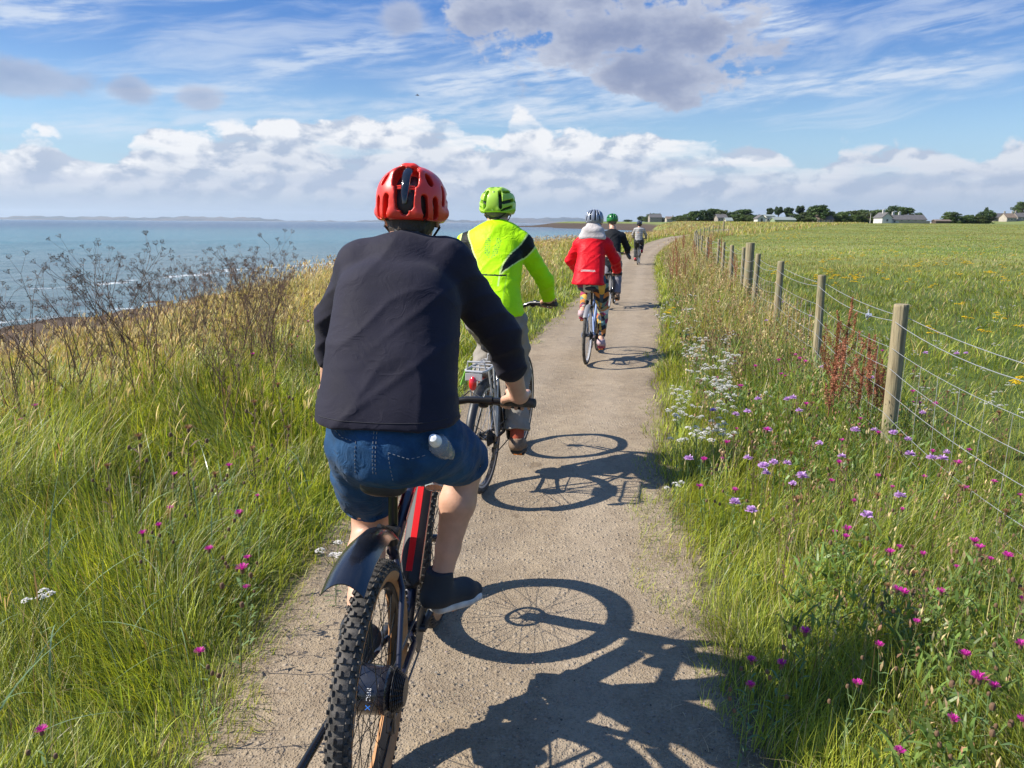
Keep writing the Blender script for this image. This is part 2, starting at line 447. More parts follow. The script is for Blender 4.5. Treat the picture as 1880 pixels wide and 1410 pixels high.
def build_ground():
    # rings around the camera: dense near, wide far, one sheet
    rr = np.concatenate([np.linspace(0.0, 12, 70), np.geomspace(12.2, 14000, 230)])
    th = np.concatenate([np.linspace(-180, -60, 30)[:-1], np.linspace(-60, 60, 420), np.linspace(60, 180, 30)[1:-1]])
    TH, RR = np.meshgrid(np.radians(th), rr, indexing='ij'); X = np.sin(TH) * RR; Y = np.cos(TH) * RR
    n, m = X.shape; Z = height(X, Y)
    Z = np.minimum(Z, 60)
    i = np.arange(n)[:, None]; j = np.arange(m - 1)[None, :]; i2 = (i + 1) % n
    F = np.stack([(i * m + j), (i * m + j + 1), (i2 * m + j + 1), (i2 * m + j)], -1).reshape(-1, 4)
    xs, ys = X.ravel(), Y.ravel(); d = np.hypot(xs, ys)
    o = np_mesh('ground', np.stack([xs, ys, Z.ravel()], 1), F, ground_material(), attrs={
        'shore': np.clip(coast_s(xs, ys) / (1 + 5 * sst(500, 800, d)), -60, 60), 'pathd': np.abs(path_d(xs, ys)) + 5 * (d > 200), 'far': sst(14, 45, d),
        'wheat': sst(.50, .53, xs / np.maximum(ys, 1)) * sst(560, 640, ys) * (1 - sst(1400, 1500, ys))})
    tag(o, kind='structure')
build_ground()

def build_path():
    ys = np.concatenate([np.arange(0.6, 8, 0.03), np.geomspace(8, 200, 260)]); us = np.linspace(-1, 1, 57)
    Yg, U = np.meshgrid(ys, us, indexing='ij'); cx = path_x(Yg); sl = path_x(Yg + .5) - path_x(Yg - .5)
    nl = 1 / np.sqrt(1 + sl * sl); w = 1.02 + .05 * np.sin(Yg * 2.1) + .03 * np.sin(Yg * 5.3)
    X = cx + U * w * nl; Y = Yg - U * w * sl * nl
    rut = -.012 * np.exp(-((U * 1.0) / .25) ** 2) 
    lump = wob(X, Y, 6) * .003 + wob(X, Y, 19, 3) * .0016
    base = height(X, Y)
    Z = base + .016 + rut + lump - .05 * sst(.86, 1.0, np.abs(U))
    n, m = X.shape; i = np.arange(n - 1)[:, None]; j = np.arange(m - 1)[None, :]
    F = np.stack([i * m + j, i * m + j + 1, (i + 1) * m + j + 1, (i + 1) * m + j], -1).reshape(-1, 4)
    mt = bpy.data.materials.new('path_gravel'); mt.use_nodes = True; nt = mt.node_tree; b = nt.nodes['Principled BSDF']; O = obj_coord(nt)
    a = nt.nodes.new('ShaderNodeAttribute'); a.attribute_name = 'edge'; e = S(nt, a.outputs['Fac'])
    n1 = noise(nt, O, 1.3, 6, .6); n2 = noise(nt, O, 11, 6, .65); n3 = noise(nt, O, 70, 6, .7)
    v = voro(nt, O, 120, 'F1', 'Color'); vd = voro(nt, O, 120); v2 = voro(nt, O, 45); v2c = voro(nt, O, 45, 'F1', 'Color')
    vx, vy, vz = sep(nt, v); wx, wy, wz = sep(nt, v2c)
    c = mixc(nt, n1.ss(.3, .7), (.250, .190, .122), (.340, .268, .180))
    c = mixc(nt, n2.ss(.35, .7) * .5, c, (.17, .125, .085))
    big = noise(nt, O, .55, 5, .6, .4); c = mixc(nt, big.ss(.45, .65) * .4, c, (.16, .125, .09))
    c = mixc(nt, (1.0 - ((e - .38).m('ABSOLUTE') + (n2 - .5) * .25).ss(.05, .22)) * .35, c, (.36, .29, .21))
    c = mixc(nt, (vx.ss(.4, 1.0)) * .30, c, (.36, .30, .23))
    c = mixc(nt, (1.0 - vy.ss(0, .35)) * .32, c, (.09, .075, .06))
    c = mixc(nt, wx.ss(.82, .9) * (1.0 - v2.ss(.3, .5)) * .3, c, (.36, .32, .27))
    c = mixc(nt, (e + (n2 - .5) * .5).ss(.72, 1.05) * .7, c, (.12, .09, .06))
    nt.links.new(c.k, b.inputs['Base Color']); b.inputs['Roughness'].default_value = .85; b.inputs['Specular IOR Level'].default_value = .25
    h = (1.0 - vd.ss(0, .6)) * .55 + (1.0 - v2.ss(0, .55)) * wx.ss(.55, .8) * 1.4 + n3 * .5 + n2 * .9
    add_bump(nt, b, h, .006, .9)
    o = np_mesh('path', np.stack([X.ravel(), Y.ravel(), Z.ravel()], 1), F, mt, attrs={'edge': np.abs(U).ravel()})
    tag(o, kind='structure')
build_path()
def rock_soup(n, place, size, cols, name, label, cat='gravel', seg=None):
    """many small squashed stones in one mesh"""
    base = np.array([(1, 0, 0), (-1, 0, 0), (0, 1, 0), (0, -1, 0), (0, 0, 1), (0, 0, -1), (.6, .6, .6), (-.6, .6, .6), (-.6, -.6, .6), (.6, -.6, .6)])
    tris = np.array([(4, 6, 7), (4, 7, 8), (4, 8, 9), (4, 9, 6), (0, 6, 9), (0, 2, 6), (2, 7, 6), (2, 1, 7), (1, 8, 7), (1, 3, 8), (3, 9, 8), (3, 0, 9)])
    x, y, z = place; sz = size
    a = rng.uniform(0, 6.28, n); ca, sa = np.cos(a), np.sin(a)
    P = base[None] * rng.uniform(.6, 1.25, (n, 10, 1)) * np.stack([sz, sz * rng.uniform(.5, 1, n), sz * rng.uniform(.35, .7, n)], 1)[:, None, :]
    Q = np.stack([P[..., 0] * ca[:, None] - P[..., 1] * sa[:, None], P[..., 0] * sa[:, None] + P[..., 1] * ca[:, None], P[..., 2]], -1)
    Q = Q + np.stack([x, y, z], 1)[:, None, :]
    F = (tris[None] + (np.arange(n) * 10)[:, None, None]).reshape(-1, 3)
    o = np_mesh(name, Q.reshape(-1, 3), F, mat(name + '_stone', (0, 0, 0), .85, use_col=True, spec=.3), cols=np.repeat(cols, 10, 0), smooth=False)
    return tag(o, label, cat, kind='stuff')
def gravel():
    n = 26000
    y = 1.9 + 10 * rng.random(n) ** 1.7; u = rng.uniform(-1.0, 1.0, n)
    u = np.where(rng.random(n) < .35, np.sign(u) * (1 - rng.random(n) * .28), u)
    x = path_x(y) + u; z = height(x, y) + .016
    z = z - .03 * sst(.86, 1.0, np.abs(u))
    sz = .0014 + .0030 * rng.random(n) ** 3 + .003 * (rng.random(n) < .015)
    c = rng.uniform(.06, .28, (n, 1)) * np.array([[1.0, .9, .78]]) * rng.uniform(.9, 1.1, (n, 3))
    rock_soup(n, (x, y, z), sz, c, 'gravel', 'loose grey brown stone chips scattered over the path')
gravel()

# ------------------------------------------------------------------ sea
def build_sea():
    rr = np.concatenate([np.linspace(20, 200, 260), np.geomspace(201, 30000, 150)]); th = np.radians(np.linspace(-62, 32, 640))
    TH, RR = np.meshgrid(th, rr, indexing='ij'); X = np.sin(TH) * RR; Y = np.cos(TH) * RR
    fall = 1 - sst(150, 600, RR)
    Z = SEA_Z + fall * (.05 * np.sin(X * .55 + Y * .15 + wob(X, Y, .07)) + .035 * np.sin(X * 1.3 - Y * .4 + 2 * wob(X, Y, .11)) + .02 * wob(X, Y, 1.7))
    n, m = X.shape; i = np.arange(n - 1)[:, None]; j = np.arange(m - 1)[None, :]
    F = np.stack([i * m + j, (i + 1) * m + j, (i + 1) * m + j + 1, i * m + j + 1], -1).reshape(-1, 4)[:, ::-1]
    mt = bpy.data.materials.new('sea_water'); mt.use_nodes = True; nt = mt.node_tree; b = nt.nodes['Principled BSDF']; O = obj_coord(nt)
    a = nt.nodes.new('ShaderNodeAttribute'); a.attribute_name = 'dist'; d = S(nt, a.outputs['Fac'])
    a2 = nt.nodes.new('ShaderNodeAttribute'); a2.attribute_name = 'shore'; s = S(nt, a2.outputs['Fac'])
    x, y, z = sep(nt, O)
    nn = noise(nt, comb(nt, x * .0016, y * .0032, 0), 1, 5, .6); n2 = noise(nt, comb(nt, x * .05, y * .02, 0), 1, 6, .65, .3)
    # sand-laden turquoise inshore, deep blue offshore
    dd = d * (nn * .8 + .6)
    c = mixc(nt, dd.ss(60, 200), (.135, .19, .19), (.060, .175, .205))
    c = mixc(nt, dd.ss(230, 750), c, (.006, .045, .105))
    c = mixc(nt, n2.ss(.35, .65) * .35, c, (.05, .10, .12))
    # seaweed and rock just below the surface near the shore
    n4 = noise(nt, comb(nt, x * .16, y * .10, 4.0), 1, 6, .65)
    c = mixc(nt, n4.ss(.52, .6) * s.ss(-38, -18) * .8, c, (.05, .05, .045))
    # whitecaps and small breakers
    f1 = noise(nt, comb(nt, x * .06, y * .35, 2.0), 1, 7, .68, .2)
    f2 = noise(nt, comb(nt, x * .012, y * .012, 7.0), 1, 3, .5)
    foam = (f1 + (f2 - .5) * .25).ss(.70, .74) * (1.0 - d.ss(350, 900))
    sw = (s * .45 + noise(nt, comb(nt, x * .08, y * .05, 3.0), 1, 5, .6) * 7.0).m('SINE')
    foam2 = sw.ss(.86, .99) * noise(nt, comb(nt, x * .25, y * .25, 5.0), 1, 5, .7).ss(.47, .6) * s.ss(-44, -28)
    foam = foam.m('MAXIMUM', foam2)
    c = mixc(nt, foam * .85, c, (.72, .74, .75))
    nt.links.new(c.k, b.inputs['Base Color'])
    nt.links.new((foam * .5 + .16).k, b.inputs['Roughness']); b.inputs['IOR'].default_value = 1.33; b.inputs['Specular IOR Level'].default_value = .22
    w1 = noise(nt, comb(nt, x * .25, y * .6, z), 1, 6, .62, .3); w2 = noise(nt, comb(nt, x * 1.2, y * 2.4, z), 1, 5, .65, .2)
    w3 = noise(nt, comb(nt, x * .03, y * .09, z), 1, 6, .6, .3)
    add_bump(nt, b, w1 * .7 + w2 * .25 + w3 * 1.6, .9, .75)
    xs, ys = X.ravel(), Y.ravel()
    o = np_mesh('sea', np.stack([xs, ys, Z.ravel()], 1), F, mt, attrs={'dist': np.hypot(xs, ys), 'shore': np.clip(coast_s(xs, ys), -200, 200)})
    tag(o, kind='structure')
build_sea()
def far_hills():
    m = bpy.data.materials.new('far_hill_fields'); m.use_nodes = True; nt = m.node_tree; b = nt.nodes['Principled BSDF']; O = obj_coord(nt)
    x, y, z = sep(nt, O)
    n = noise(nt, comb(nt, x * .0012, y * .0012, z * .004), 1, 4, .5)
    c = mixc(nt, n.ss(.45, .55), (.012, .03, .040), (.085, .070, .060)); nt.links.new(c.k, b.inputs['Base Color']); b.inputs['Roughness'].default_value = .95
    a = np.radians(np.linspace(-48, 14, 500)); r = np.linspace(17000, 21000, 12)
    A, RR = np.meshgrid(a, r, indexing='ij'); deg = np.degrees(A)
    prof = 70 + 40 * np.sin(deg * .22 + 1) + 22 * np.sin(deg * .55) + 12 * np.sin(deg * 1.4 + 2) + 5 * np.sin(deg * 3.3)
    prof = prof * (.55 + .45 * sst(-40, -10, deg)) * (1 - sst(6, 12, deg) * .6)
    k = (RR - 17000) / 4000; Z = SEA_Z - 5 + prof * 1.1 * sst(0, .8, k) + 10 * wob(A * 300, RR * .001, 1.0) * sst(0, .3, k)
    nn, mm = A.shape; i = np.arange(nn - 1)[:, None]; j = np.arange(mm - 1)[None, :]
    F = np.stack([i * mm + j, i * mm + j + 1, (i + 1) * mm + j + 1, (i + 1) * mm + j], -1).reshape(-1, 4)
    tag(np_mesh('hills', np.stack([np.sin(A) * RR, np.cos(A) * RR, Z], -1).reshape(-1, 3), F, m), kind='structure')
far_hills()
# ------------------------------------------------------------------ grass
FENCE_PTS = [(1.9, .6), (2.25, 2.6), (2.6645, 5.25), (3.2061, 7.99), (3.8054, 11.06), (4.35, 13.9), (4.95, 16.7), (5.52, 19.6), (6.1, 22.6), (6.75, 25.7), (7.55, 30.4), (8.4, 34.8), (9.3, 39.2), (10.9, 47), (12.9, 55.1), (15.6, 64), (18.6, 73), (22, 82)]
FX = np.array([p[0] for p in FENCE_PTS]); FY = np.array([p[1] for p in FENCE_PTS])
def fence_x(y): return np.interp(y, FY, FX)
def blades(x, y, z, L, W, az, bend, droop, c0, c1, seg=4, prof=0):
    """ribbons: az lean direction, bend how far the tip leans (fraction of L), droop how much the tip drops"""
    n = len(x); t = np.linspace(0, 1, seg + 1)[None, :]
    h = L[:, None] * bend[:, None] * t ** 1.7
    v = L[:, None] * (t * np.sqrt(np.clip(1 - bend[:, None] ** 2 * .6, .1, 1)) - droop[:, None] * t ** 3)
    cx = x[:, None] + np.cos(az)[:, None] * h; cy = y[:, None] + np.sin(az)[:, None] * h; cz = z[:, None] + v
    ta = az + rng.uniform(.6, 2.5, n); sx, sy = np.cos(ta)[:, None], np.sin(ta)[:, None]
    if prof == 0: w = (1 - t ** 1.8) * .94 + .06
    else: w = np.sin(np.pi * np.clip(t * .96 + .04, 0, 1)) ** .7 + .05        # spindle
    w = w * W[:, None] * .5
    V = np.stack([np.stack([cx - sx * w, cy - sy * w, cz], -1), np.stack([cx + sx * w, cy + sy * w, cz], -1)], 2)   # n, seg+1, 2, 3
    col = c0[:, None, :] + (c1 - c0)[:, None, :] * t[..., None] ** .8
    col = np.repeat(col[:, :, None, :], 2, 2)
    k = (seg + 1) * 2
    q = np.array([[2 * i, 2 * i + 1, 2 * i + 3, 2 * i + 2] for i in range(seg)])
    F = (q[None] + (np.arange(n) * k)[:, None, None]).reshape(-1, 4)
    tip = np.stack([cx[:, -1], cy[:, -1], cz[:, -1]], 1)
    return V.reshape(-1, 3), F, col.reshape(-1, 3), tip
class Soup:
    def __init__(s): s.V = []; s.F = []; s.c = []; s.n = 0
    def put(s, V, F, c): s.V.append(V); s.F.append(F + s.n); s.c.append(c); s.n += len(V)
    def build(s, name, m, parent=None):
        fs = {}
        for f in s.F: fs.setdefault(f.shape[1], []).append(f)
        return np_mesh(name, np.concatenate(s.V), [np.concatenate(v) for v in fs.values()], m, parent, cols=np.concatenate(s.c), smooth=False)
GRASS_M = leaf_mat('grass_blade', .42, .42)
DRY_M = leaf_mat('dry_grass', .30, .6, tint=(1.1, 1.0, .8))
def vary(c, n, v=.22, hue=.06):
    c = np.asarray(c)[None] * rng.uniform(1 - v, 1 + v, (n, 1)) * rng.uniform(1 - hue, 1 + hue, (n, 3)); return c
def scatter(n_try, r0, r1, p, a0=-40, a1=40):
    """points in the wedge the camera sees, density falling as r**-p"""
    u = rng.random(n_try); e = 2 - p
    r = (r0 ** e + u * (r1 ** e - r0 ** e)) ** (1 / e)
    a = np.radians(rng.uniform(a0, a1, n_try)); return np.sin(a) * r, np.cos(a) * r, r
def pick(w, *cols):
    """per point choose a colour by weights w (n,k)"""
    w = w / w.sum(1, keepdims=True); cw = np.cumsum(w, 1); u = rng.random((len(w), 1)); i = (u > cw).sum(1); return np.clip(i, 0, len(cols) - 1)
G_FRESH, G_MID, G_DARK, G_BLUE = (.38, .42, .050), (.265, .31, .042), (.11, .17, .028), (.32, .38, .20)
G_GOLD, G_TAN, G_BROWN, G_RUST = (.58, .42, .13), (.60, .50, .27), (.26, .17, .09), (.34, .16, .075)
TAB = np.array([G_FRESH, G_MID, G_DARK, G_BLUE, G_GOLD, G_TAN, G_BROWN, G_RUST])
def patch(x, y, s, k=0.): return .5 + .33 * np.clip(wob(x, y, s, k), -1.5, 1.5)
def lean_field(x, y, k=0.): return .6 + 2.6 * wob(x, y, 1.1, k) + 1.2 * wob(x, y, 3.1, k + 2)
def meadow():
    """left of the path down to the bank"""
    x, y, r = scatter(760000, 1.1, 110, 1.6)
    pd = path_d(x, y); s = coast_s(x, y)
    pn = patch(x, y, 1.3); edge = -.80 + .16 * (patch(x, y, 2.3, 1) - .5) + .06 * np.sin(y * 9)
    ok = (pd < edge) & (s > -3.5) & (rng.random(len(x)) < (.55 + .6 * pn)) & ~((np.hypot(x, y) < 1.25))
    x, y, r, pd, s, pn = (a[ok] for a in (x, y, r, pd, s, pn)); n = len(x)
    e = np.clip(-pd - .8, 0, 50); z = height(x, y)
    pb = patch(x, y, .7, 3); pc = patch(x, y, 3.1, 5)
    hgt = .06 + .12 * sst(0, .5, e) + .27 * sst(.5, 2.4, e) * (.5 + .75 * pb) 
    hgt = hgt * (1 - .25 * sst(40, 90, r)) * (1 - .35 * sst(1.8, .2, s) * sst(16, 12, y))
    gold = sst(5, 14, r) * sst(.5, 2.5, e) * (.35 + .9 * pb) * .75 + .9 * sst(4, 1, s) * sst(6, 12, y)
    dry = .14 + .16 * pc * sst(.3, 2, e)
    W = np.stack([.9 + 0 * e + .8 * pc, .9 + 0 * e, .35 + .5 * (1 - pc), .12 + .22 * pb * sst(.6, 2, e), gold * 1.2, gold * .8 + dry, gold * .35 + .05, gold * .25 * sst(25, 50, r)], 1)
    W[:, 0] *= 1 - .6 * np.clip(gold, 0, 1); W[:, 1] *= 1 - .5 * np.clip(gold, 0, 1)
    i = pick(W, *TAB); c = TAB[i] * rng.uniform(.55, 1.42, (n, 1)) * rng.uniform(.92, 1.08, (n, 3))
    L = hgt * rng.uniform(.5, 1.35, n) * np.where(i >= 4, 1.15, 1.0)
    W_ = .0030 * (np.maximum(r, 3) / 3) ** .82 * rng.uniform(.5, 1.9, n) * np.where(i >= 4, .75, 1.0)
    lf = lean_field(x, y); az = lf + rng.normal(0, .75, n); tuft = patch(x, y, 2.6, 8); hgt = hgt * (.75 + .5 * tuft); L = L * (.72 + .55 * tuft); c = c * (.72 + .5 * patch(x, y, 3.7, 11))[:, None]
    bend = np.clip(rng.normal(.52, .28, n) + .25 * (patch(x, y, 1.7, 4) - .5), .03, 1.1); droop = np.clip(rng.normal(.12, .16, n), 0, .6)
    near = r < 7
    sp = Soup()
    for m_, sg in ((near, 5), (~near, 3)):
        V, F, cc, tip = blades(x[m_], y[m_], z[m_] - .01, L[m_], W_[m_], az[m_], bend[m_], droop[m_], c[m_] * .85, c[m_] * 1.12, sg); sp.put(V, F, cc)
    tag(sp.build('meadow_grass', GRASS_M), 'tall green and straw coloured meadow grass left of the path', 'grass', kind='stuff')
    # seed heads on thin stems
    x, y, r = scatter(46000, 2.0, 95, 1.35); pd = path_d(x, y); s = coast_s(x, y); pb = patch(x, y, .7, 3)
    pg = sst(3.5, 12, r) * (.05 + .7 * pb * pb) + .9 * sst(3, 1, s)
    ok = (pd < -1.35) & (s > -3) & (rng.random(len(x)) < np.clip(pg, .05, 1)); x, y, r, s = (a[ok] for a in (x, y, r, s)); n = len(x); z = height(x, y)
    L = rng.uniform(.42, .80, n) * (1 - .15 * sst(30, 80, r)) * np.where((s < 2.2) & (y < 15), .62, 1.0); az = rng.normal(.3, 1.2, n); bend = np.clip(rng.normal(.25, .15, n), 0, .6); dr = rng.uniform(0, .05, n)
    red = rng.random(n) < .25 + .45 * sst(14, 34, r)
    c = np.where(red[:, None], vary((.33, .20, .10), n), vary((.60, .47, .21), n)); sp = Soup()
    V, F, cc, tip = blades(x, y, z, L, .0022 * (np.maximum(r, 3) / 3) ** .8, az, bend, dr, c * .8, c, 3); sp.put(V, F, cc)
    for k in range(3):
        off = rng.normal(0, .008, (n, 2)) * (1 + r[:, None] * .04)
        V, F, cc, _ = blades(tip[:, 0] + off[:, 0], tip[:, 1] + off[:, 1], tip[:, 2] - rng.uniform(.01, .07, n), rng.uniform(.05, .11, n), .0042 * (np.maximum(r, 3) / 3) ** .75 * rng.uniform(.6, 1.3, n),
                               az + rng.normal(0, .8, n), np.clip(rng.normal(.4, .2, n), 0, .9), rng.uniform(0, .2, n), c * 1.1, c * rng.uniform(.8, 1.4, (n, 1)), 3, 1); sp.put(V, F, cc)
    tag(sp.build('seeding_grass', DRY_M), 'dry golden grass stems with seed heads left of the path', 'grass', kind='stuff')
    # long arching blue-green blades
    x, y, r = scatter(3600, 1.6, 30, 1.2); pd = path_d(x, y); ok = (pd < -1.05) & (coast_s(x, y) > -1) & (patch(x, y, 1.1, 9) > .36); x, y, r = x[ok], y[ok], r[ok]; n = len(x)
    c = vary((.20, .28, .15), n, .3); L = rng.uniform(.25, .62, n)
    V, F, cc, _ = blades(x, y, height(x, y), L, rng.uniform(.0045, .009, n) * (1 + r * .03), rng.normal(.5, 1.3, n), np.clip(rng.normal(.62, .25, n), .1, 1.1), np.clip(rng.normal(.28, .2, n), 0, .7), c * .7, c * 1.15, 9)
    sp = Soup(); sp.put(V, F, cc); tag(sp.build('lyme_grass', leaf_mat('broad_blade', .25, .32)), 'long arching blue green grass blades in the left meadow', 'grass', kind='stuff')
meadow()
def verge():
    """between path and fence, and a little beyond it"""
    x, y, r = scatter(520000, 1.3, 110, 1.45, -8, 44)
    pd = path_d(x, y); fx = fence_x(y) - x
    edge = .80 + .14 * (patch(x, y, 2.0, 4) - .5) + .05 * np.sin(y * 7) - .16 * sst(2.6, 3.2, y) * (1 - sst(4.5, 5.5, y)) + .10 * (1 - sst(1.9, 2.6, y))
    pn = patch(x, y, 1.6, 2)
    ok = (pd > edge) & (fx > -.5) & (y < 90) & (rng.random(len(x)) < (.6 + .6 * pn)); x, y, r, pd, fx, pn = (a[ok] for a in (x, y, r, pd, fx, pn)); n = len(x)
    e = np.clip(pd - .8, 0, 9); z = height(x, y); pb = patch(x, y, .9, 7); pc = patch(x, y, 3.3, 8)
    hgt = .06 + .13 * sst(0, .25, e) + .17 * sst(.35, 1.0, e) * (.6 + .6 * pb) + .10 * sst(7, 12, y) * sst(.3, .8, e)
    gold = sst(6.5, 11, y) * sst(.1, .6, e) * (.4 + .8 * pb)
    W = np.stack([1.6 * (1 - sst(.45, 1.0, e)) + .5, .9 + 0 * e, .3 + .7 * sst(.4, 1, e), .12 + 0 * e, gold * .6, .16 + gold * .9, .05 + gold * .5, gold * .25], 1)
    W[:, 0] *= 1 - .6 * np.clip(gold, 0, 1); W[:, 1] *= 1 - .5 * np.clip(gold, 0, 1)
    i = pick(W, *TAB); c = TAB[i] * rng.uniform(.55, 1.42, (n, 1)) * rng.uniform(.92, 1.08, (n, 3))
    L = hgt * rng.uniform(.5, 1.4, n); W_ = .0030 * (np.maximum(r, 3) / 3) ** .8 * rng.uniform(.6, 1.4, n)
    az = lean_field(x, y, 4.) + rng.normal(0, .9, n); tuft = patch(x, y, 4.2, 9); L = L * (.7 + .6 * tuft); c = c * (.74 + .45 * patch(x, y, 4.7, 3))[:, None]; bend = np.clip(rng.normal(.5, .28, n), .03, 1.05); droop = np.clip(rng.normal(.12, .16, n), 0, .6); near = r < 7; sp = Soup()
    for m_, sg in ((near, 4), (~near, 3)):
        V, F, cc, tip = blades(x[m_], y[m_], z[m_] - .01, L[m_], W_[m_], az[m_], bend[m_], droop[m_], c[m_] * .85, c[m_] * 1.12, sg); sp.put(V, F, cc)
    tag(sp.build('verge_grass', GRASS_M), 'fine bright green grass between the path and the fence', 'grass', kind='stuff')
    # leafy herbs and brown seed heads among the grass
    x, y, r = scatter(150000, 1.5, 40, 1.3, -8, 44); pd = path_d(x, y); fx = fence_x(y) - x; pn = patch(x, y, 1.9, 12)
    ok = (pd > 1.12 + .35 * sst(2.6, 3.4, y) * (1 - sst(5, 7, y))) & (fx > -.35) & (pn > .38); x, y, r = x[ok], y[ok], r[ok]; n = len(x); sp = Soup(); z = height(x, y) + rng.uniform(.0, .30, n)
    c = vary((.13, .20, .045), n, .5)
    V, F, cc, _ = blades(x, y, z, rng.uniform(.03, .09, n), rng.uniform(.006, .014, n) * (1 + r * .03), rng.uniform(0, 6.28, n), np.clip(rng.normal(.7, .2, n), .2, 1), rng.uniform(0, .4, n), c, c * 1.15, 3, 1); sp.put(V, F, cc)
    tag(sp.build('herb_leaves', GRASS_M), 'small dark green herb leaves among the grass by the fence', 'ground cover', kind='stuff')
    x, y, r = scatter(30000, 1.6, 70, 1.15, -8, 44); pd = path_d(x, y); fx = fence_x(y) - x
    ok = (pd > 1.15) & (fx > -.4) & (rng.random(len(x)) < .42 + .58 * sst(6, 11, y)); x, y, r = x[ok], y[ok], r[ok]; n = len(x); z = height(x, y)
    red = rng.random(n) < .4; c = np.where(red[:, None], vary((.27, .15, .08), n, .3), vary((.47, .36, .18), n, .3)); L = rng.uniform(.28, .62, n) * (.8 + .3 * sst(6, 10, y)); az = rng.uniform(0, 6.28, n); sp = Soup()
    V, F, cc, tip = blades(x, y, z, L, .0020 * (np.maximum(r, 3) / 3) ** .8, az, np.clip(rng.normal(.3, .2, n), 0, .8), rng.uniform(0, .05, n), c * .7, c, 3); sp.put(V, F, cc)
    for k in range(5):
        off = rng.normal(0, .012, (n, 2))
        V, F, cc, _ = blades(tip[:, 0] + off[:, 0], tip[:, 1] + off[:, 1], tip[:, 2] - rng.uniform(-.01, .09, n), rng.uniform(.012, .035, n), .0065 * (np.maximum(r, 3) / 3) ** .7 * rng.uniform(.6, 1.3, n),
                               az + rng.normal(0, 1.8, n), np.clip(rng.normal(.5, .2, n), 0, .9), rng.uniform(0, .2, n), c * 1.1, c * rng.uniform(.8, 1.5, (n, 1)), 2, 1); sp.put(V, F, cc)
    tag(sp.build('seeding_verge_grass', DRY_M), 'brown and straw seed heads standing between path and fence', 'grass', kind='stuff')
verge()
def field():
    x, y, r = scatter(440000, 3.0, 330, 1.35, 5, 46); fx = x - fence_x(y); ok = (fx > .2) & (coast_s(x, y) > 5) & (rng.random(len(x)) < .55 + .6 * patch(x, y, .9, 6)) & (path_d(x, y) > 1.2)
    x, y, r = x[ok], y[ok], r[ok]; n = len(x); z = height(x, y); pb = patch(x, y, .13, 2); pc = patch(x * .3, y * 1.4, .35, 5); pd_ = patch(x, y, 1.4, 3)
    W = np.stack([.8 + .7 * pd_, .9 + .2 * pb, .35 + .5 * (1 - pd_), .05 + 0 * x, .10 + .30 * pc * sst(10, 40, r), .16 + .45 * pb * sst(8, 40, r), .06 + .25 * (1 - pc), .03 + 0 * x], 1)
    i = pick(W, *TAB); c = TAB[i] * rng.uniform(.55, 1.42, (n, 1)) * rng.uniform(.92, 1.08, (n, 3))
    c = c * .82; t1 = patch(x * .55 + y * .3, y * .55 - x * .2, .16, 9); tone = .70 + .55 * t1 + .35 * (patch(x, y, 1.9, 6) - .5); c = c * tone[:, None]; mt = np.clip(patch(x * .4, y * .7, .13, 4) * 1.4 - .5, 0, .55)[:, None]; c = c * (1 - mt) + np.array((.34, .29, .11)) * rng.uniform(.6, 1.3, (n, 1)) * mt; az_ = lean_field(x, y, 7.) + rng.normal(0, 1.0, n)
    L = (.13 + .14 * pd_ * patch(x, y, .5, 3) ) * (1 - .45 * sst(18, 60, r)) * rng.uniform(.5, 1.5, n); W_ = .0034 * (np.maximum(r, 4) / 4) ** .80 * rng.uniform(.6, 1.4, n)
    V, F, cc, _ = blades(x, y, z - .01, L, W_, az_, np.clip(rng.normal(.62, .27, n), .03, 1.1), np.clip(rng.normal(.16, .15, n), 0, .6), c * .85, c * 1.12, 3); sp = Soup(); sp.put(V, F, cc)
    tag(sp.build('field_grass', GRASS_M), 'rough green pasture grass in the field beyond the fence', 'grass', kind='stuff')
field()
def headland_cover():
    """coarse tussocks on the land between the far path and the sea"""
    x, y, r = scatter(60000, 60, 420, 1.3, -4, 30); ok = (coast_s(x, y) > -2) & (np.abs(path_d(x, y)) > 1.1) & (x < fence_x(np.minimum(y, 80)) + np.maximum(y - 80, 0) * .5 + 1)
    x, y, r = x[ok], y[ok], r[ok]; n = len(x); z = height(x, y); s = coast_s(x, y)
    g = 1 - sst(4, 16, s); W = np.stack([.5 + 0 * x, .8 + 0 * x, .3 + 0 * x, 0 * x, .5 + g, .5 + g, .3 + .5 * g, .2 + g], 1); i = pick(W, *TAB); c = TAB[i] * rng.uniform(.8, 1.2, (n, 1))
    V, F, cc, _ = blades(x, y, z, rng.uniform(.3, .7, n), .05 * (r / 80) ** .8 * rng.uniform(.6, 1.4, n), rng.uniform(0, 6.28, n), rng.uniform(.1, .6, n), rng.uniform(0, .1, n), c * .9, c * 1.1, 2); sp = Soup(); sp.put(V, F, cc)
    tag(sp.build('headland_grass', DRY_M), 'rough mixed grass on the low headland where the path bends', 'grass', kind='stuff')
headland_cover()

def litter():
    """dry clippings lying along both edges of the path"""
    n = 5200; y = 1.8 + 16 * rng.random(n) ** 1.6; u = np.sign(rng.uniform(-1, 1, n)) * (1.02 - np.abs(rng.normal(0, .13, n))); x = path_x(y) + u; L = rng.uniform(.02, .09, n); c = np.where((rng.random(n) < .7)[:, None], vary((.50, .40, .24), n, .35), vary((.20, .13, .08), n, .4))
    V, F, cc, _ = blades(x, y, height(x, y) + .016 - .03 * sst(.86, 1, np.abs(u)), L, rng.uniform(.0012, .0028, n), rng.uniform(0, 6.28, n), np.full(n, 1.2), np.full(n, .26), c, c, 3); V[:, 2] = np.maximum(V[:, 2], np.repeat(height(x, y), 8) - .01); sp = Soup(); sp.put(V, F, cc)
    tag(sp.build('grass_litter', DRY_M), 'dry straw and stalk litter along both edges of the path', 'litter', kind='stuff')
litter()
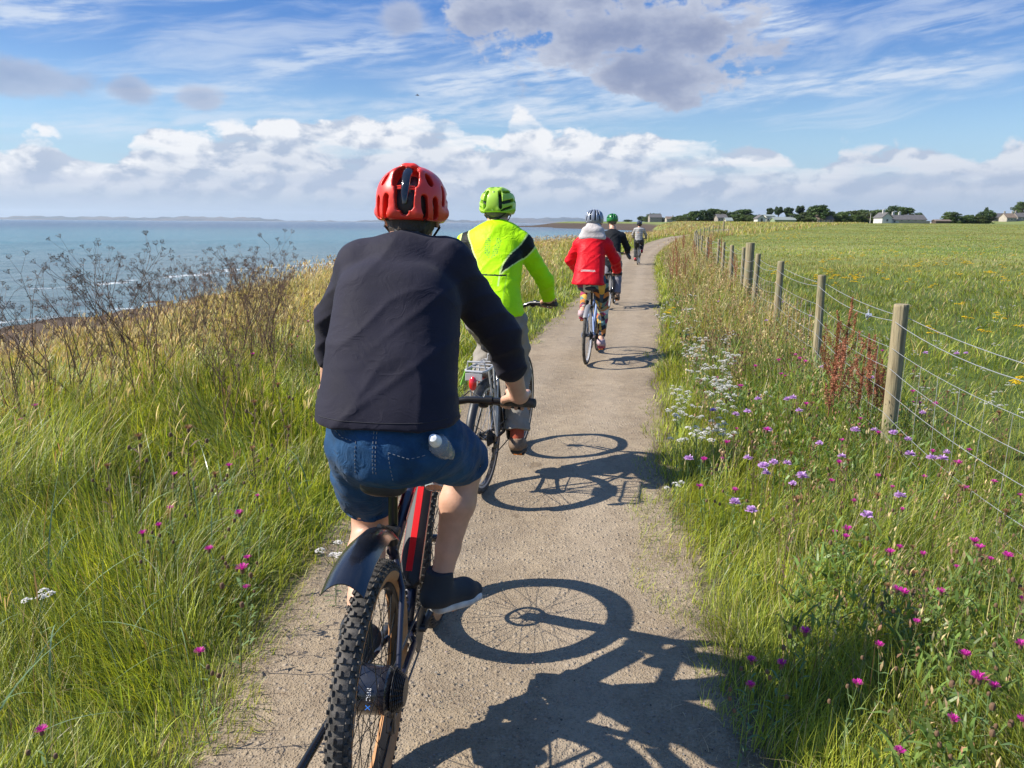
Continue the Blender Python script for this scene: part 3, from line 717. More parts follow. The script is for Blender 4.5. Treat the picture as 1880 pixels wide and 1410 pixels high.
# ------------------------------------------------------------------ signed-distance modelling: one smooth skin per body or garment
class Grid:
    def __init__(s, lo, hi, res):
        s.lo = np.array(lo, float); s.res = res; s.n = np.ceil((np.array(hi, float) - s.lo) / res).astype(int) + 1
        s.f = np.full(s.n, 0.5, np.float32)
    def region(s, lo, hi):
        a = np.clip(np.floor((np.array(lo) - s.lo) / s.res).astype(int), 0, s.n - 1); b = np.clip(np.ceil((np.array(hi) - s.lo) / s.res).astype(int) + 1, 1, s.n)
        if (b <= a).any(): return None
        sl = tuple(slice(p, q) for p, q in zip(a, b))
        X = [(s.lo[i] + s.res * np.arange(a[i], b[i])).astype(np.float32).reshape([-1 if j == i else 1 for j in range(3)]) for i in range(3)]
        return sl, X
    def smin(s, sl, d, k):
        f = s.f[sl]
        if k <= 0: s.f[sl] = np.minimum(f, d); return
        h = np.clip(.5 + .5 * (f - d) / k, 0, 1); s.f[sl] = f * (1 - h) + d * h - k * h * (1 - h)
    def smax(s, sl, d, k):
        f = s.f[sl]
        if k <= 0: s.f[sl] = np.maximum(f, d); return
        h = np.clip(.5 - .5 * (f - d) / k, 0, 1); s.f[sl] = f * (1 - h) + d * h + k * h * (1 - h)
    def cone(s, a, b, ra, rb, k=.02, sub=False):
        a = np.array(a, float); b = np.array(b, float); m = max(ra, rb) + max(k * 2.5, .02)
        rg = s.region(np.minimum(a, b) - m, np.maximum(a, b) + m)
        if rg is None: return s
        sl, X = rg; ab = b - a; L2 = max(float(ab @ ab), 1e-9)
        t = np.clip(((X[0] - a[0]) * ab[0] + (X[1] - a[1]) * ab[1] + (X[2] - a[2]) * ab[2]) / L2, 0, 1)
        d = np.sqrt((X[0] - a[0] - t * ab[0]) ** 2 + (X[1] - a[1] - t * ab[1]) ** 2 + (X[2] - a[2] - t * ab[2]) ** 2) - (ra + (rb - ra) * t)
        if sub: s.smax(sl, -d, k)
        else: s.smin(sl, d, k)
        return s
    def chain(s, pts, rads, k=.02):
        for i in range(len(pts) - 1): s.cone(pts[i], pts[i + 1], rads[i], rads[i + 1], k)
        return s
    def ell(s, c, r, M=None, k=.02, sub=False, p=2.0):
        """ellipsoid; rows of M are its axes"""
        c = np.array(c, float); r = np.array(r, float); mr = r.max() + max(k * 2.5, .02); rg = s.region(c - mr, c + mr)
        if rg is None: return s
        sl, X = rg; M = np.eye(3) if M is None else np.array(M)
        P = [X[0] - c[0], X[1] - c[1], X[2] - c[2]]; q = [abs((P[0] * M[i][0] + P[1] * M[i][1] + P[2] * M[i][2]) / r[i]) for i in range(3)]
        if p == 2.0: l = np.sqrt(q[0] ** 2 + q[1] ** 2 + q[2] ** 2)
        else: l = (q[0] ** p + q[1] ** p + q[2] ** p) ** (1 / p)
        d = (l - 1) * r.min() * (1 + .35 * (r.max() / r.min() - 1) * .3)
        if sub: s.smax(sl, -d, k)
        else: s.smin(sl, d, k)
        return s
    def torso(s, pts, rs, rf, side=(0, 1, 0), k=.03, p=2.4):
        """body tube with a different half width (rs, sideways) and half depth (rf) at each point"""
        pts = np.array(pts, float); mr = max(max(rs), max(rf)) + .06; rg = s.region(pts.min(0) - mr, pts.max(0) + mr); sl, X = rg
        side = np.array(side, float); best = None
        shp = np.broadcast_shapes(X[0].shape, X[1].shape, X[2].shape)
        for i in range(len(pts) - 1):
            a, b = pts[i], pts[i + 1]; ab = b - a; L2 = ab @ ab; ax = ab / math.sqrt(L2)
            sd_ = side - ax * (side @ ax); sd_ /= np.linalg.norm(sd_); fr = np.cross(ax, sd_)
            t0 = ((X[0] - a[0]) * ab[0] + (X[1] - a[1]) * ab[1] + (X[2] - a[2]) * ab[2]) / L2
            t = np.clip(t0, 0, 1); tt = t * t * (3 - 2 * t) * .5 + t * .5
            P = [X[j] - a[j] - t * ab[j] for j in range(3)]
            u = P[0] * sd_[0] + P[1] * sd_[1] + P[2] * sd_[2]; v = P[0] * fr[0] + P[1] * fr[1] + P[2] * fr[2]; w = P[0] * ax[0] + P[1] * ax[1] + P[2] * ax[2]
            ru = rs[i] + (rs[i + 1] - rs[i]) * tt; rv = rf[i] + (rf[i + 1] - rf[i]) * tt
            l = (np.abs(u / ru) ** p + np.abs(v / rv) ** p + np.abs(w / np.minimum(ru, rv)) ** p) ** (1 / p)
            d = (l - 1) * np.minimum(ru, rv)
            best = d if best is None else np.minimum(best, d)
        s.smin(sl, best.astype(np.float32), k); return s
    def cut(s, p0, n, k=.004, lo=None, hi=None):
        """keep the side the normal points away from"""
        n = np.array(n, float); n /= np.linalg.norm(n)
        rg = s.region(s.lo if lo is None else lo, (s.lo + s.res * s.n) if hi is None else hi); sl, X = rg
        d = (X[0] - p0[0]) * n[0] + (X[1] - p0[1]) * n[1] + (X[2] - p0[2]) * n[2]
        s.smax(sl, d.astype(np.float32), k); return s
    def warp(s, fn):
        """add a displacement fn(x,y,z) near the surface"""
        m = np.abs(s.f) < .05; ii = np.nonzero(m); P = [s.lo[i] + s.res * ii[i] for i in range(3)]
        s.f[ii] += fn(*P).astype(np.float32); return s
    def mesh(s):
        f = s.f; ins = f < 0; c = np.zeros(np.array(f.shape) - 1, np.int8)
        for dx in (0, 1):
            for dy in (0, 1):
                for dz in (0, 1): c += ins[dx:f.shape[0] - 1 + dx, dy:f.shape[1] - 1 + dy, dz:f.shape[2] - 1 + dz]
        act = (c > 0) & (c < 8); I, J, K = np.nonzero(act); n = len(I)
        cv = {(dx, dy, dz): f[I + dx, J + dy, K + dz] for dx in (0, 1) for dy in (0, 1) for dz in (0, 1)}
        acc = np.zeros((n, 3)); cnt = np.zeros(n); keys = list(cv)
        for a in keys:
            for ax in range(3):
                if a[ax]: continue
                b = list(a); b[ax] = 1; b = tuple(b); fa, fb = cv[a], cv[b]; m = (fa < 0) != (fb < 0)
                t = np.where(m, fa / np.where(m, fa - fb, 1), 0); P = np.tile(np.array(a, float), (n, 1)); P[:, ax] = t
                acc[m] += P[m]; cnt[m] += 1
        V = s.lo + (np.stack([I, J, K], 1) + acc / cnt[:, None]) * s.res
        idx = np.full(act.shape, -1, np.int32); idx[I, J, K] = np.arange(n); Fs = []
        for ax in range(3):
            sl0 = [slice(1, -1)] * 3; sl0[ax] = slice(0, -1); sl1 = [slice(1, -1)] * 3; sl1[ax] = slice(1, None)
            A, B = ins[tuple(sl0)], ins[tuple(sl1)]; e = np.nonzero(A != B); o1, o2 = [i for i in range(3) if i != ax]
            base = [e[0].copy(), e[1].copy(), e[2].copy()]; base[o1] = base[o1] + 1; base[o2] = base[o2] + 1
            def at(d1, d2):
                q = list(base); q[o1] = q[o1] - d1; q[o2] = q[o2] - d2; return idx[q[0], q[1], q[2]]
            Q = np.stack([at(1, 1), at(0, 1), at(0, 0), at(1, 0)], 1)
            flip = A[e] if ax != 1 else ~A[e]
            Q[~flip] = Q[~flip][:, ::-1]; Fs.append(Q)
        F = np.concatenate(Fs); F = F[(F >= 0).all(1)]
        return V, F
    def build(s, name, m, parent=None, col=None, relax=1):
        V, F = s.mesh()
        for _ in range(relax):       # one light smoothing pass takes the grid steps off
            acc = np.zeros_like(V); cnt = np.zeros(len(V))
            for a, b in ((0, 1), (1, 2), (2, 3), (3, 0)):
                np.add.at(acc, F[:, a], V[F[:, b]]); np.add.at(acc, F[:, b], V[F[:, a]]); np.add.at(cnt, F[:, a], 1); np.add.at(cnt, F[:, b], 1)
            V = V * .5 + acc / np.maximum(cnt, 1)[:, None] * .5
        cols = None if col is None else col(V[:, 0], V[:, 1], V[:, 2])
        return np_mesh(name, V, F, m, parent, cols=cols)
def nz3(x, y, z, s, k=0.):
    return (np.sin(x * s + 1.7 * np.sin(y * s * .7 + k) + k) * np.sin(y * s * 1.1 + 1.3 * np.sin(z * s * .8 + 2 * k) + 1) + np.sin(z * s * 1.2 + 1.5 * np.sin(x * s * .9) + k * 3) * .7) * .5

# ------------------------------------------------------------------ bicycle
M_RUB = mat('tyre_rubber', (.070, .063, .055), .9, bump=.5, bscale=300, var=.6, vscale=30)
M_BLK = mat('black_metal', (.012, .012, .014), .35, .3, coat=.3)
M_STEEL = mat('steel', (.55, .55, .56), .32, .9)
M_DARKST = mat('dark_steel', (.10, .10, .10), .4, .8, var=.3, vscale=60)
M_PLAST = mat('black_plastic', (.018, .018, .020), .45, bump=.2, bscale=400)
M_TAN = mat('tan_sidewall', (.40, .20, .085), .75, var=.15, vscale=25)
M_NAVY = mat('navy_frame_paint', (.010, .012, .030), .38, coat=.35)
M_RED = mat('red_decal', (.62, .015, .02), .3, coat=.4)
M_AMBER = mat('amber_reflector', (.75, .22, .02), .25, coat=.6)
M_REDREF = mat('red_reflector', (.60, .012, .02), .22, coat=.8)
M_SILV = mat('silver_paint', (.62, .63, .65), .38, .5)
M_WHITE = mat('white_print', (.75, .75, .75), .5)
M_BLUE = mat('blue_print', (.03, .22, .75), .4)
M_SKID = mat('saddle_cover', (.016, .016, .018), .5, bump=.3, bscale=250)
M_SPOKE = mat('spoke_black', (.03, .03, .03), .4, .7)
def ringpts(c, r, n, y=0): return [(c[0] + r * math.cos(2 * math.pi * i / n), y, c[1] + r * math.sin(2 * math.pi * i / n)) for i in range(n)]
def axis_y(c): return Matrix.Translation(c) @ Matrix.Rotation(R(-90), 4, 'X')
def make_wheel(root, cx, Rw, tw, spec, rear):
    """wheel with tyre, rim, spokes and hub; axle along local Y"""
    c = (cx, Rw); tr = tw / 2; rr = Rw - tw * .95
    b = MB(); rim_prof = [(rr - .016, -.011), (rr - .016, .011), (rr, .013), (rr + .004, .010), (rr - .004, 0), (rr + .004, -.010), (rr, -.013)]
    b.lathe(rim_prof, 64, axis_y((cx, 0, Rw)), close=True); w = b.build('wheel', spec.get('rim', M_BLK), root)
    b = MB(); prof = [(Rw - tr + tr * math.cos(t) , tr * .98 * math.sin(t)) for t in [2 * math.pi * i / 14 for i in range(14)]]
    b.lathe(prof, 96, axis_y((cx, 0, Rw)), close=True)
    if spec.get('knobs'):
        nk = 74
        for k in range(nk):
            for row, (lat, dz, sx, sy) in enumerate(((0.25, 0, .013, .012), (-.25, 0, .013, .012), (.62, .5, .012, .010), (-.62, .5, .012, .010), (.93, 0, .010, .009), (-.93, 0, .010, .009))):
                a = 2 * math.pi * (k + dz) / nk; ph = lat * 1.15
                rad = Rw - tr + (tr + .0015) * math.cos(ph); yy = (tr + .0015) * math.sin(ph)
                ctr = Vector((cx + rad * math.cos(a), yy, Rw + rad * math.sin(a)))
                ra = Vector((math.cos(a), 0, math.sin(a))); n_ = (ra * math.cos(ph) + Vector((0, 1, 0)) * math.sin(ph)).normalized(); tg = Vector((-math.sin(a), 0, math.cos(a))); bt = n_.cross(tg)
                M3 = Matrix((tg, bt, n_)).transposed(); b.box(ctr, (sx, sy, .0095), M3)
    else:
        nk = 110
        for k in range(nk):
            a = 2 * math.pi * k / nk
            for lat in (-.45, .45):
                ph = lat; rad = Rw - tr + tr * math.cos(ph); yy = tr * math.sin(ph); ctr = Vector((cx + rad * math.cos(a + lat * .03), yy, Rw + rad * math.sin(a + lat * .03)))
                ra = Vector((math.cos(a), 0, math.sin(a))); n_ = (ra * math.cos(ph) + Vector((0, 1, 0)) * math.sin(ph)).normalized(); tg = Vector((-math.sin(a), 0, math.cos(a))); M3 = Matrix((tg, n_.cross(tg), n_)).transposed()
                b.box(ctr, (.010, .007, .003), M3)
    b.build('tyre', M_RUB, w, ang=30)
    if spec.get('tan'):
        b = MB()
        for sgn in (-1, 1):
            pr = [(Rw - tr + (tr + .0008) * math.cos(t), sgn * (tr * .98 + .0008) * math.sin(t)) for t in [R(q) for q in (82, 95, 110, 125, 140, 150)]]
            m_ = len(pr); n = 96; vs = []; A = axis_y((cx, 0, Rw))
            for r_, h_ in pr:
                for k in range(n): vs.append(A @ Vector((r_ * math.cos(2 * math.pi * k / n), r_ * math.sin(2 * math.pi * k / n), h_)))
            fs = [(i * n + k, i * n + (k + 1) % n, (i + 1) * n + (k + 1) % n, (i + 1) * n + k) for i in range(m_ - 1) for k in range(n)]
            b.add(vs, fs)
        b.build('sidewall', M_TAN, w)
    if spec.get('track'):     # braking surface
        b = MB()
        for sgn in (-1, 1): b.lathe([(rr - .012, sgn * .0125), (rr + .002, sgn * .0145), (rr + .002, sgn * .0125)], 64, axis_y((cx, 0, Rw)), close=True)
        b.build('brake_track', M_SILV, w)
    b = MB(); hr = spec.get('hub', (.028, .034))[1 if rear else 0]; ns = spec.get('nspoke', 32)
    for k in range(ns):
        sg = 1 if k % 2 else -1; a = 2 * math.pi * k / ns; a2 = a + (.9 if (k // 2) % 2 else -.9)
        b.tube([(cx + hr * math.cos(a2), sg * .028, Rw + hr * math.sin(a2)), (cx + (rr - .015) * math.cos(a), sg * .003, Rw + (rr - .015) * math.sin(a))], spec.get('spoke_r', .0012), 4, cap=False)
    b.build('spokes', spec.get('spoke_mat', M_SPOKE), w)
    b = MB(); hw = .055
    if rear and spec.get('motor'): b.lathe([(.02, -.066), (.05, -.060), (.066, -.045), (.068, .030), (.062, .048), (.03, .056), (.02, .07)], 32, axis_y((cx, 0, Rw)))
    else: b.lathe([(.008, -hw - .012), (.012, -hw), (hr, -.032), (hr, -.026), (hr * .55, -.018), (hr * .55, .018), (hr, .026), (hr, .032), (.012, hw), (.008, hw + .012)], 20, axis_y((cx, 0, Rw)))
    hb = b.build('hub', spec.get('hub_mat', M_BLK), w)
    if rear:
        b = MB()
        for i in range(8):
            r_ = .052 - i * .0035 + (.01 if spec.get('motor') else 0); y = -.030 - i * .0042 - (.034 if spec.get('motor') else 0)
            pr = []
            n = 48; vs = []; 
            for yy in (y, y + .0018):
                for k in range(n):
                    q = r_ + (.0022 if k % 2 else -.0012); vs.append((cx + q * math.cos(2 * math.pi * k / n), yy, Rw + q * math.sin(2 * math.pi * k / n)))
            fs = [(k, (k + 1) % n, n + (k + 1) % n, n + k) for k in range(n)] + [tuple(range(n))[::-1], tuple(range(n, 2 * n))]; b.add(vs, fs)
        b.build('cassette', M_DARKST, w)
    if spec.get('disc'):
        b = MB(); y = .045; pr = [(.062, y), (.080, y), (.080, y + .002), (.062, y + .002)]; b.lathe(pr, 36, axis_y((cx, 0, Rw)), close=True)
        for k in range(6):
            a = k * math.pi / 3; b.tube([(cx + .02 * math.cos(a), y, Rw + .02 * math.sin(a)), (cx + .064 * math.cos(a + .35), y, Rw + .064 * math.sin(a + .35))], .003, 4)
        b.build('brake_disc', M_STEEL, w)
    return w
def make_bike(root, spec):
    Rw, tw, wb = spec['Rw'], spec['tw'], spec['wb']; bb = Vector((spec.get('bbx', .43), 0, spec.get('bbz', .30)))
    st = Vector((.235, 0, spec.get('stz', .70))); sd_ = Vector((spec.get('sdx', .20), 0, spec['saddle'] - .05))
    hh = spec.get('hh', .88); ht = Vector((wb - .25, 0, hh)); hb = Vector((wb - .20, 0, hh - .15)); rh, fh = Vector((0, 0, Rw)), Vector((wb, 0, Rw))
    FM = spec['frame']; fr = MB(); dtw = spec.get('dt', .022)
    fr.tube([bb, st], .0165, 14); fr.tube([st + Vector((.006, 0, -.045)), ht + Vector((.005, 0, -.03))], .018, 14)
    fr.tube([bb + Vector((.012, 0, .012)), hb + Vector((-.004, 0, .02))], dtw, 16, flat=.85)
    fr.tube([hb, ht], [.024, .023], 16); fr.tube([bb - Vector((0, .038, 0)), bb + Vector((0, .038, 0))], .023, 16)
    for s in (-1, 1):
        fr.tube([bb + Vector((-.02, s * .018, -.005)), (bb.x - .10, s * (tw / 2 + .020), bb.z + .002), (.03, s * .066, Rw - .008)], [.012, .011, .009], 10)
        fr.tube([st + Vector((.004, s * .012, -.07)), (st.x - .055, s * (tw / 2 + .014), st.z - .13), (.02, s * .066, Rw + .012)], [.010, .009, .008], 10)
        fr.box((.004, s * .069, Rw), (.045, .007, .05), bev=.003)
    frame = fr.build('frame', FM, root)
    if spec.get('battery'):
        d = (hb - bb).normalized(); up = Vector((0, 1, 0)).cross(d); up = -up if up.z < 0 else up; M3 = Matrix((d, Vector((0, 1, 0)), up)).transposed(); L = (hb - bb).length
        b = MB(); b.box(bb + d * L * .52 + up * .045, (L * .64, .070, .072), M3, bev=.018); bt = b.build('battery', mat('battery_case', (.014, .014, .018), .6), root)
        b = MB()
        for s in (-1, 1): b.box(bb + d * L * .50 + up * .052 + Vector((0, s * .0352, 0)), (L * .52, .0016, .020), M3)
        b.box(bb + d * L * .52 + up * .0815, (L * .50, .022, .0016), M3)
        b.build('red_stripe', M_RED, bt)
        b = MB()
        for s in (-1, 1): b.box(st.lerp(ht, .5) + Vector((0, s * .0182, -.030)), (.34, .0014, .014), Matrix.Rotation(-math.atan2((ht - st).z, (ht - st).x), 3, 'Y'))
        b.build('frame_stripe', M_RED, root)
    # fork
    f = MB(); cr = hb + (hb - ht).normalized() * .018; fx = cr.x
    for s in (-1, 1):
        y = tw / 2 + .028
        if spec.get('susp'):
            f.tube([(cr.x, s * y, cr.z + .02), Vector((cr.x, s * y, cr.z)).lerp(Vector((fh.x, s * y, fh.z)), .45)], .016, 12); f.tube([Vector((cr.x, s * y, cr.z)).lerp(Vector((fh.x, s * y, fh.z)), .42), (fh.x, s * y, fh.z)], [.021, .018], 14)
        else:
            mid = Vector((cr.x + .03, s * (y - .006), cr.z - .12)); f.tube([(cr.x, s * .015, cr.z), (cr.x + .006, s * (y - .01), cr.z - .03), mid, (fh.x - .02, s * (y + .006), fh.z + .1), (fh.x, s * (y + .006), fh.z)], [.014, .014, .012, .009, .008], 10)
    f.box((cr.x, 0, cr.z + .012), (.045, tw + .08, .030), bev=.01); f.tube([hb + Vector((.003, 0, -.004)), cr], .02, 12)
    f.build('fork', spec.get('fork', M_BLK), root)
    make_wheel(root, 0, Rw, tw, spec, True); make_wheel(root, wb, Rw, tw, spec, False)
    # seatpost and saddle
    sp = MB(); sp.tube([st + (st - bb).normalized() * -.05, sd_ + Vector((.03, 0, -.015))], .0145, 14); sp.tube([st + Vector((.004, 0, -.012)), st + Vector((-.002, 0, .012))], .021, 16); sp.build('seat_post', spec.get('post', M_BLK), root)
    g = Grid((sd_.x - .2, -.14, sd_.z - .06), (sd_.x + .24, .14, sd_.z + .1), .006)
    top = sd_.z + .03
    g.torso([(sd_.x - .09, 0, top + .008), (sd_.x - .02, 0, top), (sd_.x + .06, 0, top - .002), (sd_.x + .14, 0, top - .006)], [.030, .030, .026, .020], [.075 if spec.get('wide') else .068, .062, .032, .022], side=(0, 0, 1), k=.01)
    g.cut((0, 0, top - .022), (0, 0, -1)); sdl = g.build('saddle', M_SKID, root)
    b = MB()
    for s in (-1, 1): b.tube([(sd_.x - .09, s * .022, top - .012), (sd_.x - .03, s * .022, top - .042), (sd_.x + .06, s * .022, top - .042), (sd_.x + .12, s * .012, top - .014)], .0035, 8)
    b.build('saddle_rail', M_STEEL, sdl)
    # handlebar
    by, bz, bx, bw = spec.get('bary', 0), spec['barz'], spec['barx'], spec['barw'] / 2
    stt = ht + (ht - hb).normalized() * .03; b = MB(); cc = Vector((bx + .02, 0, bz - .03))
    b.tube([ht, stt], .019, 14); b.tube([stt, cc], [.017, .015], 12); b.build('stem', M_BLK, root)
    rise = spec.get('rise', .02); sweep = spec.get('sweep', .03); pts = []
    for i in range(-8, 9):
        t = i / 8; q = abs(t); pts.append(Vector((bx + .02 - sweep * q ** 1.6, t * bw, bz - .03 + rise * sst(.1, .4, q) + .01 * q)))
    b = MB(); b.tube(pts, .0135, 12); hbar = b.build('handlebar', spec.get('barmat', M_BLK), root)
    grips = {}
    for s in (-1, 1):
        e = pts[-1] if s > 0 else pts[0]; i_ = pts[-3] if s > 0 else pts[2]; dd = (i_ - e).normalized()
        b = MB(); b.tube([e + dd * -.004, e, e + dd * .12, e + dd * .125], [.012, .0175, .0165, .013], 14); b.build('grip', M_RUB, hbar); grips[s] = (e, dd)
        b = MB(); q = e + dd * .155; b.tube([q, q + dd * .028], .0185, 14); lv = q + dd * .012 + Vector((.03, 0, -.012)); b.tube([q + dd * .01, lv], .009, 8)
        b.tube([lv, lv - dd * .03 + Vector((.02, 0, -.012)), lv - dd * .12 + Vector((.014, 0, -.022))], [.007, .006, .0055], 8, flat=.6); b.box(q + dd * .035 + Vector((.012, 0, -.018)), (.045, .035, .022), bev=.006); b.build('brake_lever', M_BLK, hbar)
    b = MB()
    for s in (-1, 1):
        q = grips[s][0] + grips[s][1] * .18; b.tube([q + Vector((.03, 0, -.01)), (bx + .13, s * .14, bz + .0), (bx + .12, s * .03, bz - .10), (ht.x + .03, s * .01, ht.z - .06)], .0024, 6)
    b.build('cable', M_PLAST, hbar)
    # cranks, chain
    ca = spec.get('crank', 0.0); cl = spec.get('cranklen', .170); b = MB(); pe = {}
    n = 72; vs = []; rc = spec.get('ring', .075)
    for yy in (-.052, -.049):
        for k in range(n): q = rc + (.003 if k % 2 else -.002); vs.append((bb.x + q * math.cos(2 * math.pi * k / n), yy, bb.z + q * math.sin(2 * math.pi * k / n)))
    b.add(vs, [(k, (k + 1) % n, n + (k + 1) % n, n + k) for k in range(n)] + [tuple(range(n))[::-1], tuple(range(n, 2 * n))])
    for s in (-1, 1):                       # s=-1 is the right (chain) side
        a = ca + (0 if s < 0 else math.pi); e = bb + Vector((math.cos(a) * cl, s * .070, math.sin(a) * cl)); b.tube([bb + Vector((0, s * .06, 0)), e], [.015, .012], 10, flat=.55, up=(0, 1, 0)); pe[s] = e
    b.tube([bb - Vector((0, .07, 0)), bb + Vector((0, .07, 0))], .012, 12); cs = b.build('crankset', M_DARKST, root)
    for s in (-1, 1):
        e = pe[s] + Vector((0, s * .050, 0)); b = MB(); b.tube([pe[s], e + Vector((0, s * .04, 0))], .005, 8); b.box(e, (.085, .085, .020), bev=.006); pd_ = b.build('pedal', M_PLAST, cs)
        for sg in (-1, 1): b = MB(); b.box(e + Vector((sg * .0435, 0, 0)), (.004, .055, .014)); b.build('pedal_reflector', M_AMBER, pd_)
    b = MB(); yc = -.05; rs_ = .044; rgx = bb.x; top_ = [(rgx, yc, bb.z + rc + .002), (0, yc, Rw + rs_)]; bot = [(rgx, yc, bb.z - rc - .002), (.03, yc, Rw - .125), (.012, yc, Rw - .14), (-.004, yc, Rw - .125), (.012, yc, Rw - .075), (0, yc, Rw - rs_)]
    for pl in (top_, bot): b.tube(pl, .0042, 6, flat=.8)
    b.build('chain', M_DARKST, root)
    b = MB()
    for dz, r_ in ((-.078, .018), (-.13, .020)): b.lathe([(r_, -.003), (r_, .003)], 14, axis_y((.014, yc, Rw + dz)))
    b.box((.014, yc - .008, Rw - .105), (.020, .005, .075), bev=.002); b.box((.006, yc - .020, Rw - .045), (.035, .024, .045), bev=.008); b.build('derailleur', M_DARKST, root)
    return dict(bb=bb, grips=grips, pedals=pe, st=st, saddle=sd_, ht=ht, hb=hb, frame=frame)
# ------------------------------------------------------------------ people
M_SKIN = mat('skin', (.56, .315, .215), .5, bump=.25, bscale=120, var=.10, vscale=14); M_SKIN.node_tree.nodes['Principled BSDF'].inputs['Subsurface Weight'].default_value = .08
M_SKIN.node_tree.nodes['Principled BSDF'].inputs['Subsurface Radius'].default_value = (.02, .008, .004)
M_HAIR = mat('dark_hair', (.03, .02, .014), .55, bump=1, bscale=160)
M_HAIRG = mat('grey_hair', (.16, .13, .10), .6, bump=1, bscale=160)
def ik(a, b, l1, l2, pole):
    a, b, pole = Vector(a), Vector(b), Vector(pole); d = b - a; L = min(d.length, (l1 + l2) * .999); n = d.normalized()
    c = (l1 * l1 - l2 * l2 + L * L) / (2 * L); h = math.sqrt(max(l1 * l1 - c * c, 1e-6)); p = (pole - n * pole.dot(n)).normalized()
    return a + n * c + p * h
def hand(g, s, c, dd, wrist):
    """fingers closed round a grip: c grip middle, dd inward along the bar"""
    Fw = (Vector((1, 0, 0)) - dd * dd.x).normalized(); U = Vector((0, 0, 1)); U = (U - dd * dd.z).normalized(); wrist = Vector(wrist)
    P = lambda o, f, u: c + dd * o + Fw * f + U * u
    for i, (o, ln, r) in enumerate(((-.036, .86, .0078), (-.012, .97, .0086), (.012, 1.0, .0088), (.036, .95, .0085))):
        kn = P(o, .004, .037 + .002 * (i in (1, 2)))
        g.cone(wrist + dd * o * .45, kn, .0165, .0125, .012)
        a_ = P(o * 1.02, .033 * ln, .026); b_ = P(o * 1.02, .037 * ln, -.004); d_ = P(o, .018, -.029 * ln)
        g.cone(kn, a_, .0108, r, .003); g.cone(a_, b_, r, r * .95, .002); g.cone(b_, d_, r * .95, r * .82, .002)
    t0 = wrist + dd * .018; t1 = P(.047, -.018, .012); t2 = P(.058, .006, -.014); t3 = P(.050, .024, -.026)
    g.cone(t0, t1, .017, .0125, .008); g.cone(t1, t2, .0115, .0098, .002); g.cone(t2, t3, .0098, .0078, .002)
def head_frame(J):
    f = Vector(J['face']).normalized(); l = Vector((0, 0, 1)).cross(f).normalized(); u = f.cross(l); return f, l, u
def body(root, J, res, skin=M_SKIN, bare_grip=True):
    pts = np.array([list(v) for k, v in J.items() if isinstance(v, Vector) and k != 'face']); g = Grid(pts.min(0) - .16, pts.max(0) + .17, res)
    g.torso([J['pelvis'], J['waist'], J['chest'], J['upchest']], [.150, .135, .150, .150], [.105, .10, .115, .09], k=.03)
    g.cone(J['upchest'], J['neck'], .09, .062, .04); g.cone(J['neck'], J['head'] - Vector((0, 0, .03)), .058, .056, .02)
    f, l, u = head_frame(J); M = [list(f), list(l), list(u)]; h = J['head']
    g.ell(h + u * .02 + f * -.005, (.098, .077, .100), M, .01); g.ell(h + f * .035 - u * .055, (.055, .052, .055), M, .03)
    g.cone(h + f * .088 + u * .02, h + f * .108 - u * .020, .009, .013, .01)                       # nose
    g.cone(h + f * .082 - l * .018 - u * .052, h + f * .082 + l * .018 - u * .052, .009, .009, .008)   # lips
    for s in (-1, 1):
        g.ell(h + f * .074 + l * s * .032 + u * .012, (.014, .016, .012), M, .006, sub=True); g.ell(h + f * .070 + l * s * .032 + u * .012, (.014, .013, .013), M, .003)
        g.ell(h + l * s * .080 - f * .002 - u * .005, (.018, .009, .030), M, .006)
        sh, el, wr = (J[k + 'LR'[s < 0]] for k in ('sh', 'el', 'wr'))
        g.cone(J['upchest'], sh, .09, .062, .04); g.cone(sh, el, .054, .040, .03); fm = el.lerp(wr, .28); g.cone(el, fm, .039, .043, .02); g.cone(fm, wr, .043, .0275, .02)
        hand(g, s, J['grip' + 'LR'[s < 0]], J['dd' + 'LR'[s < 0]], wr)
        hp, kn, an, toe = (J[k + 'LR'[s < 0]] for k in ('hip', 'kn', 'an', 'toe'))
        g.cone(hp, hp.lerp(kn, .4), .098, .084, .04); g.cone(hp.lerp(kn, .4), kn, .084, .057, .03); cf = kn.lerp(an, .30) + Vector((-.018, 0, 0)); g.cone(kn, cf, .056, .059, .03); g.cone(cf, kn.lerp(an, .68), .059, .040, .02); g.cone(kn.lerp(an, .68), an, .040, .035, .02)
        g.cone(an, toe, .036, .028, .02); g.cone(an, an + Vector((-.03, 0, -.03)), .034, .03, .02)
    return g.build('body', skin, root, relax=1)
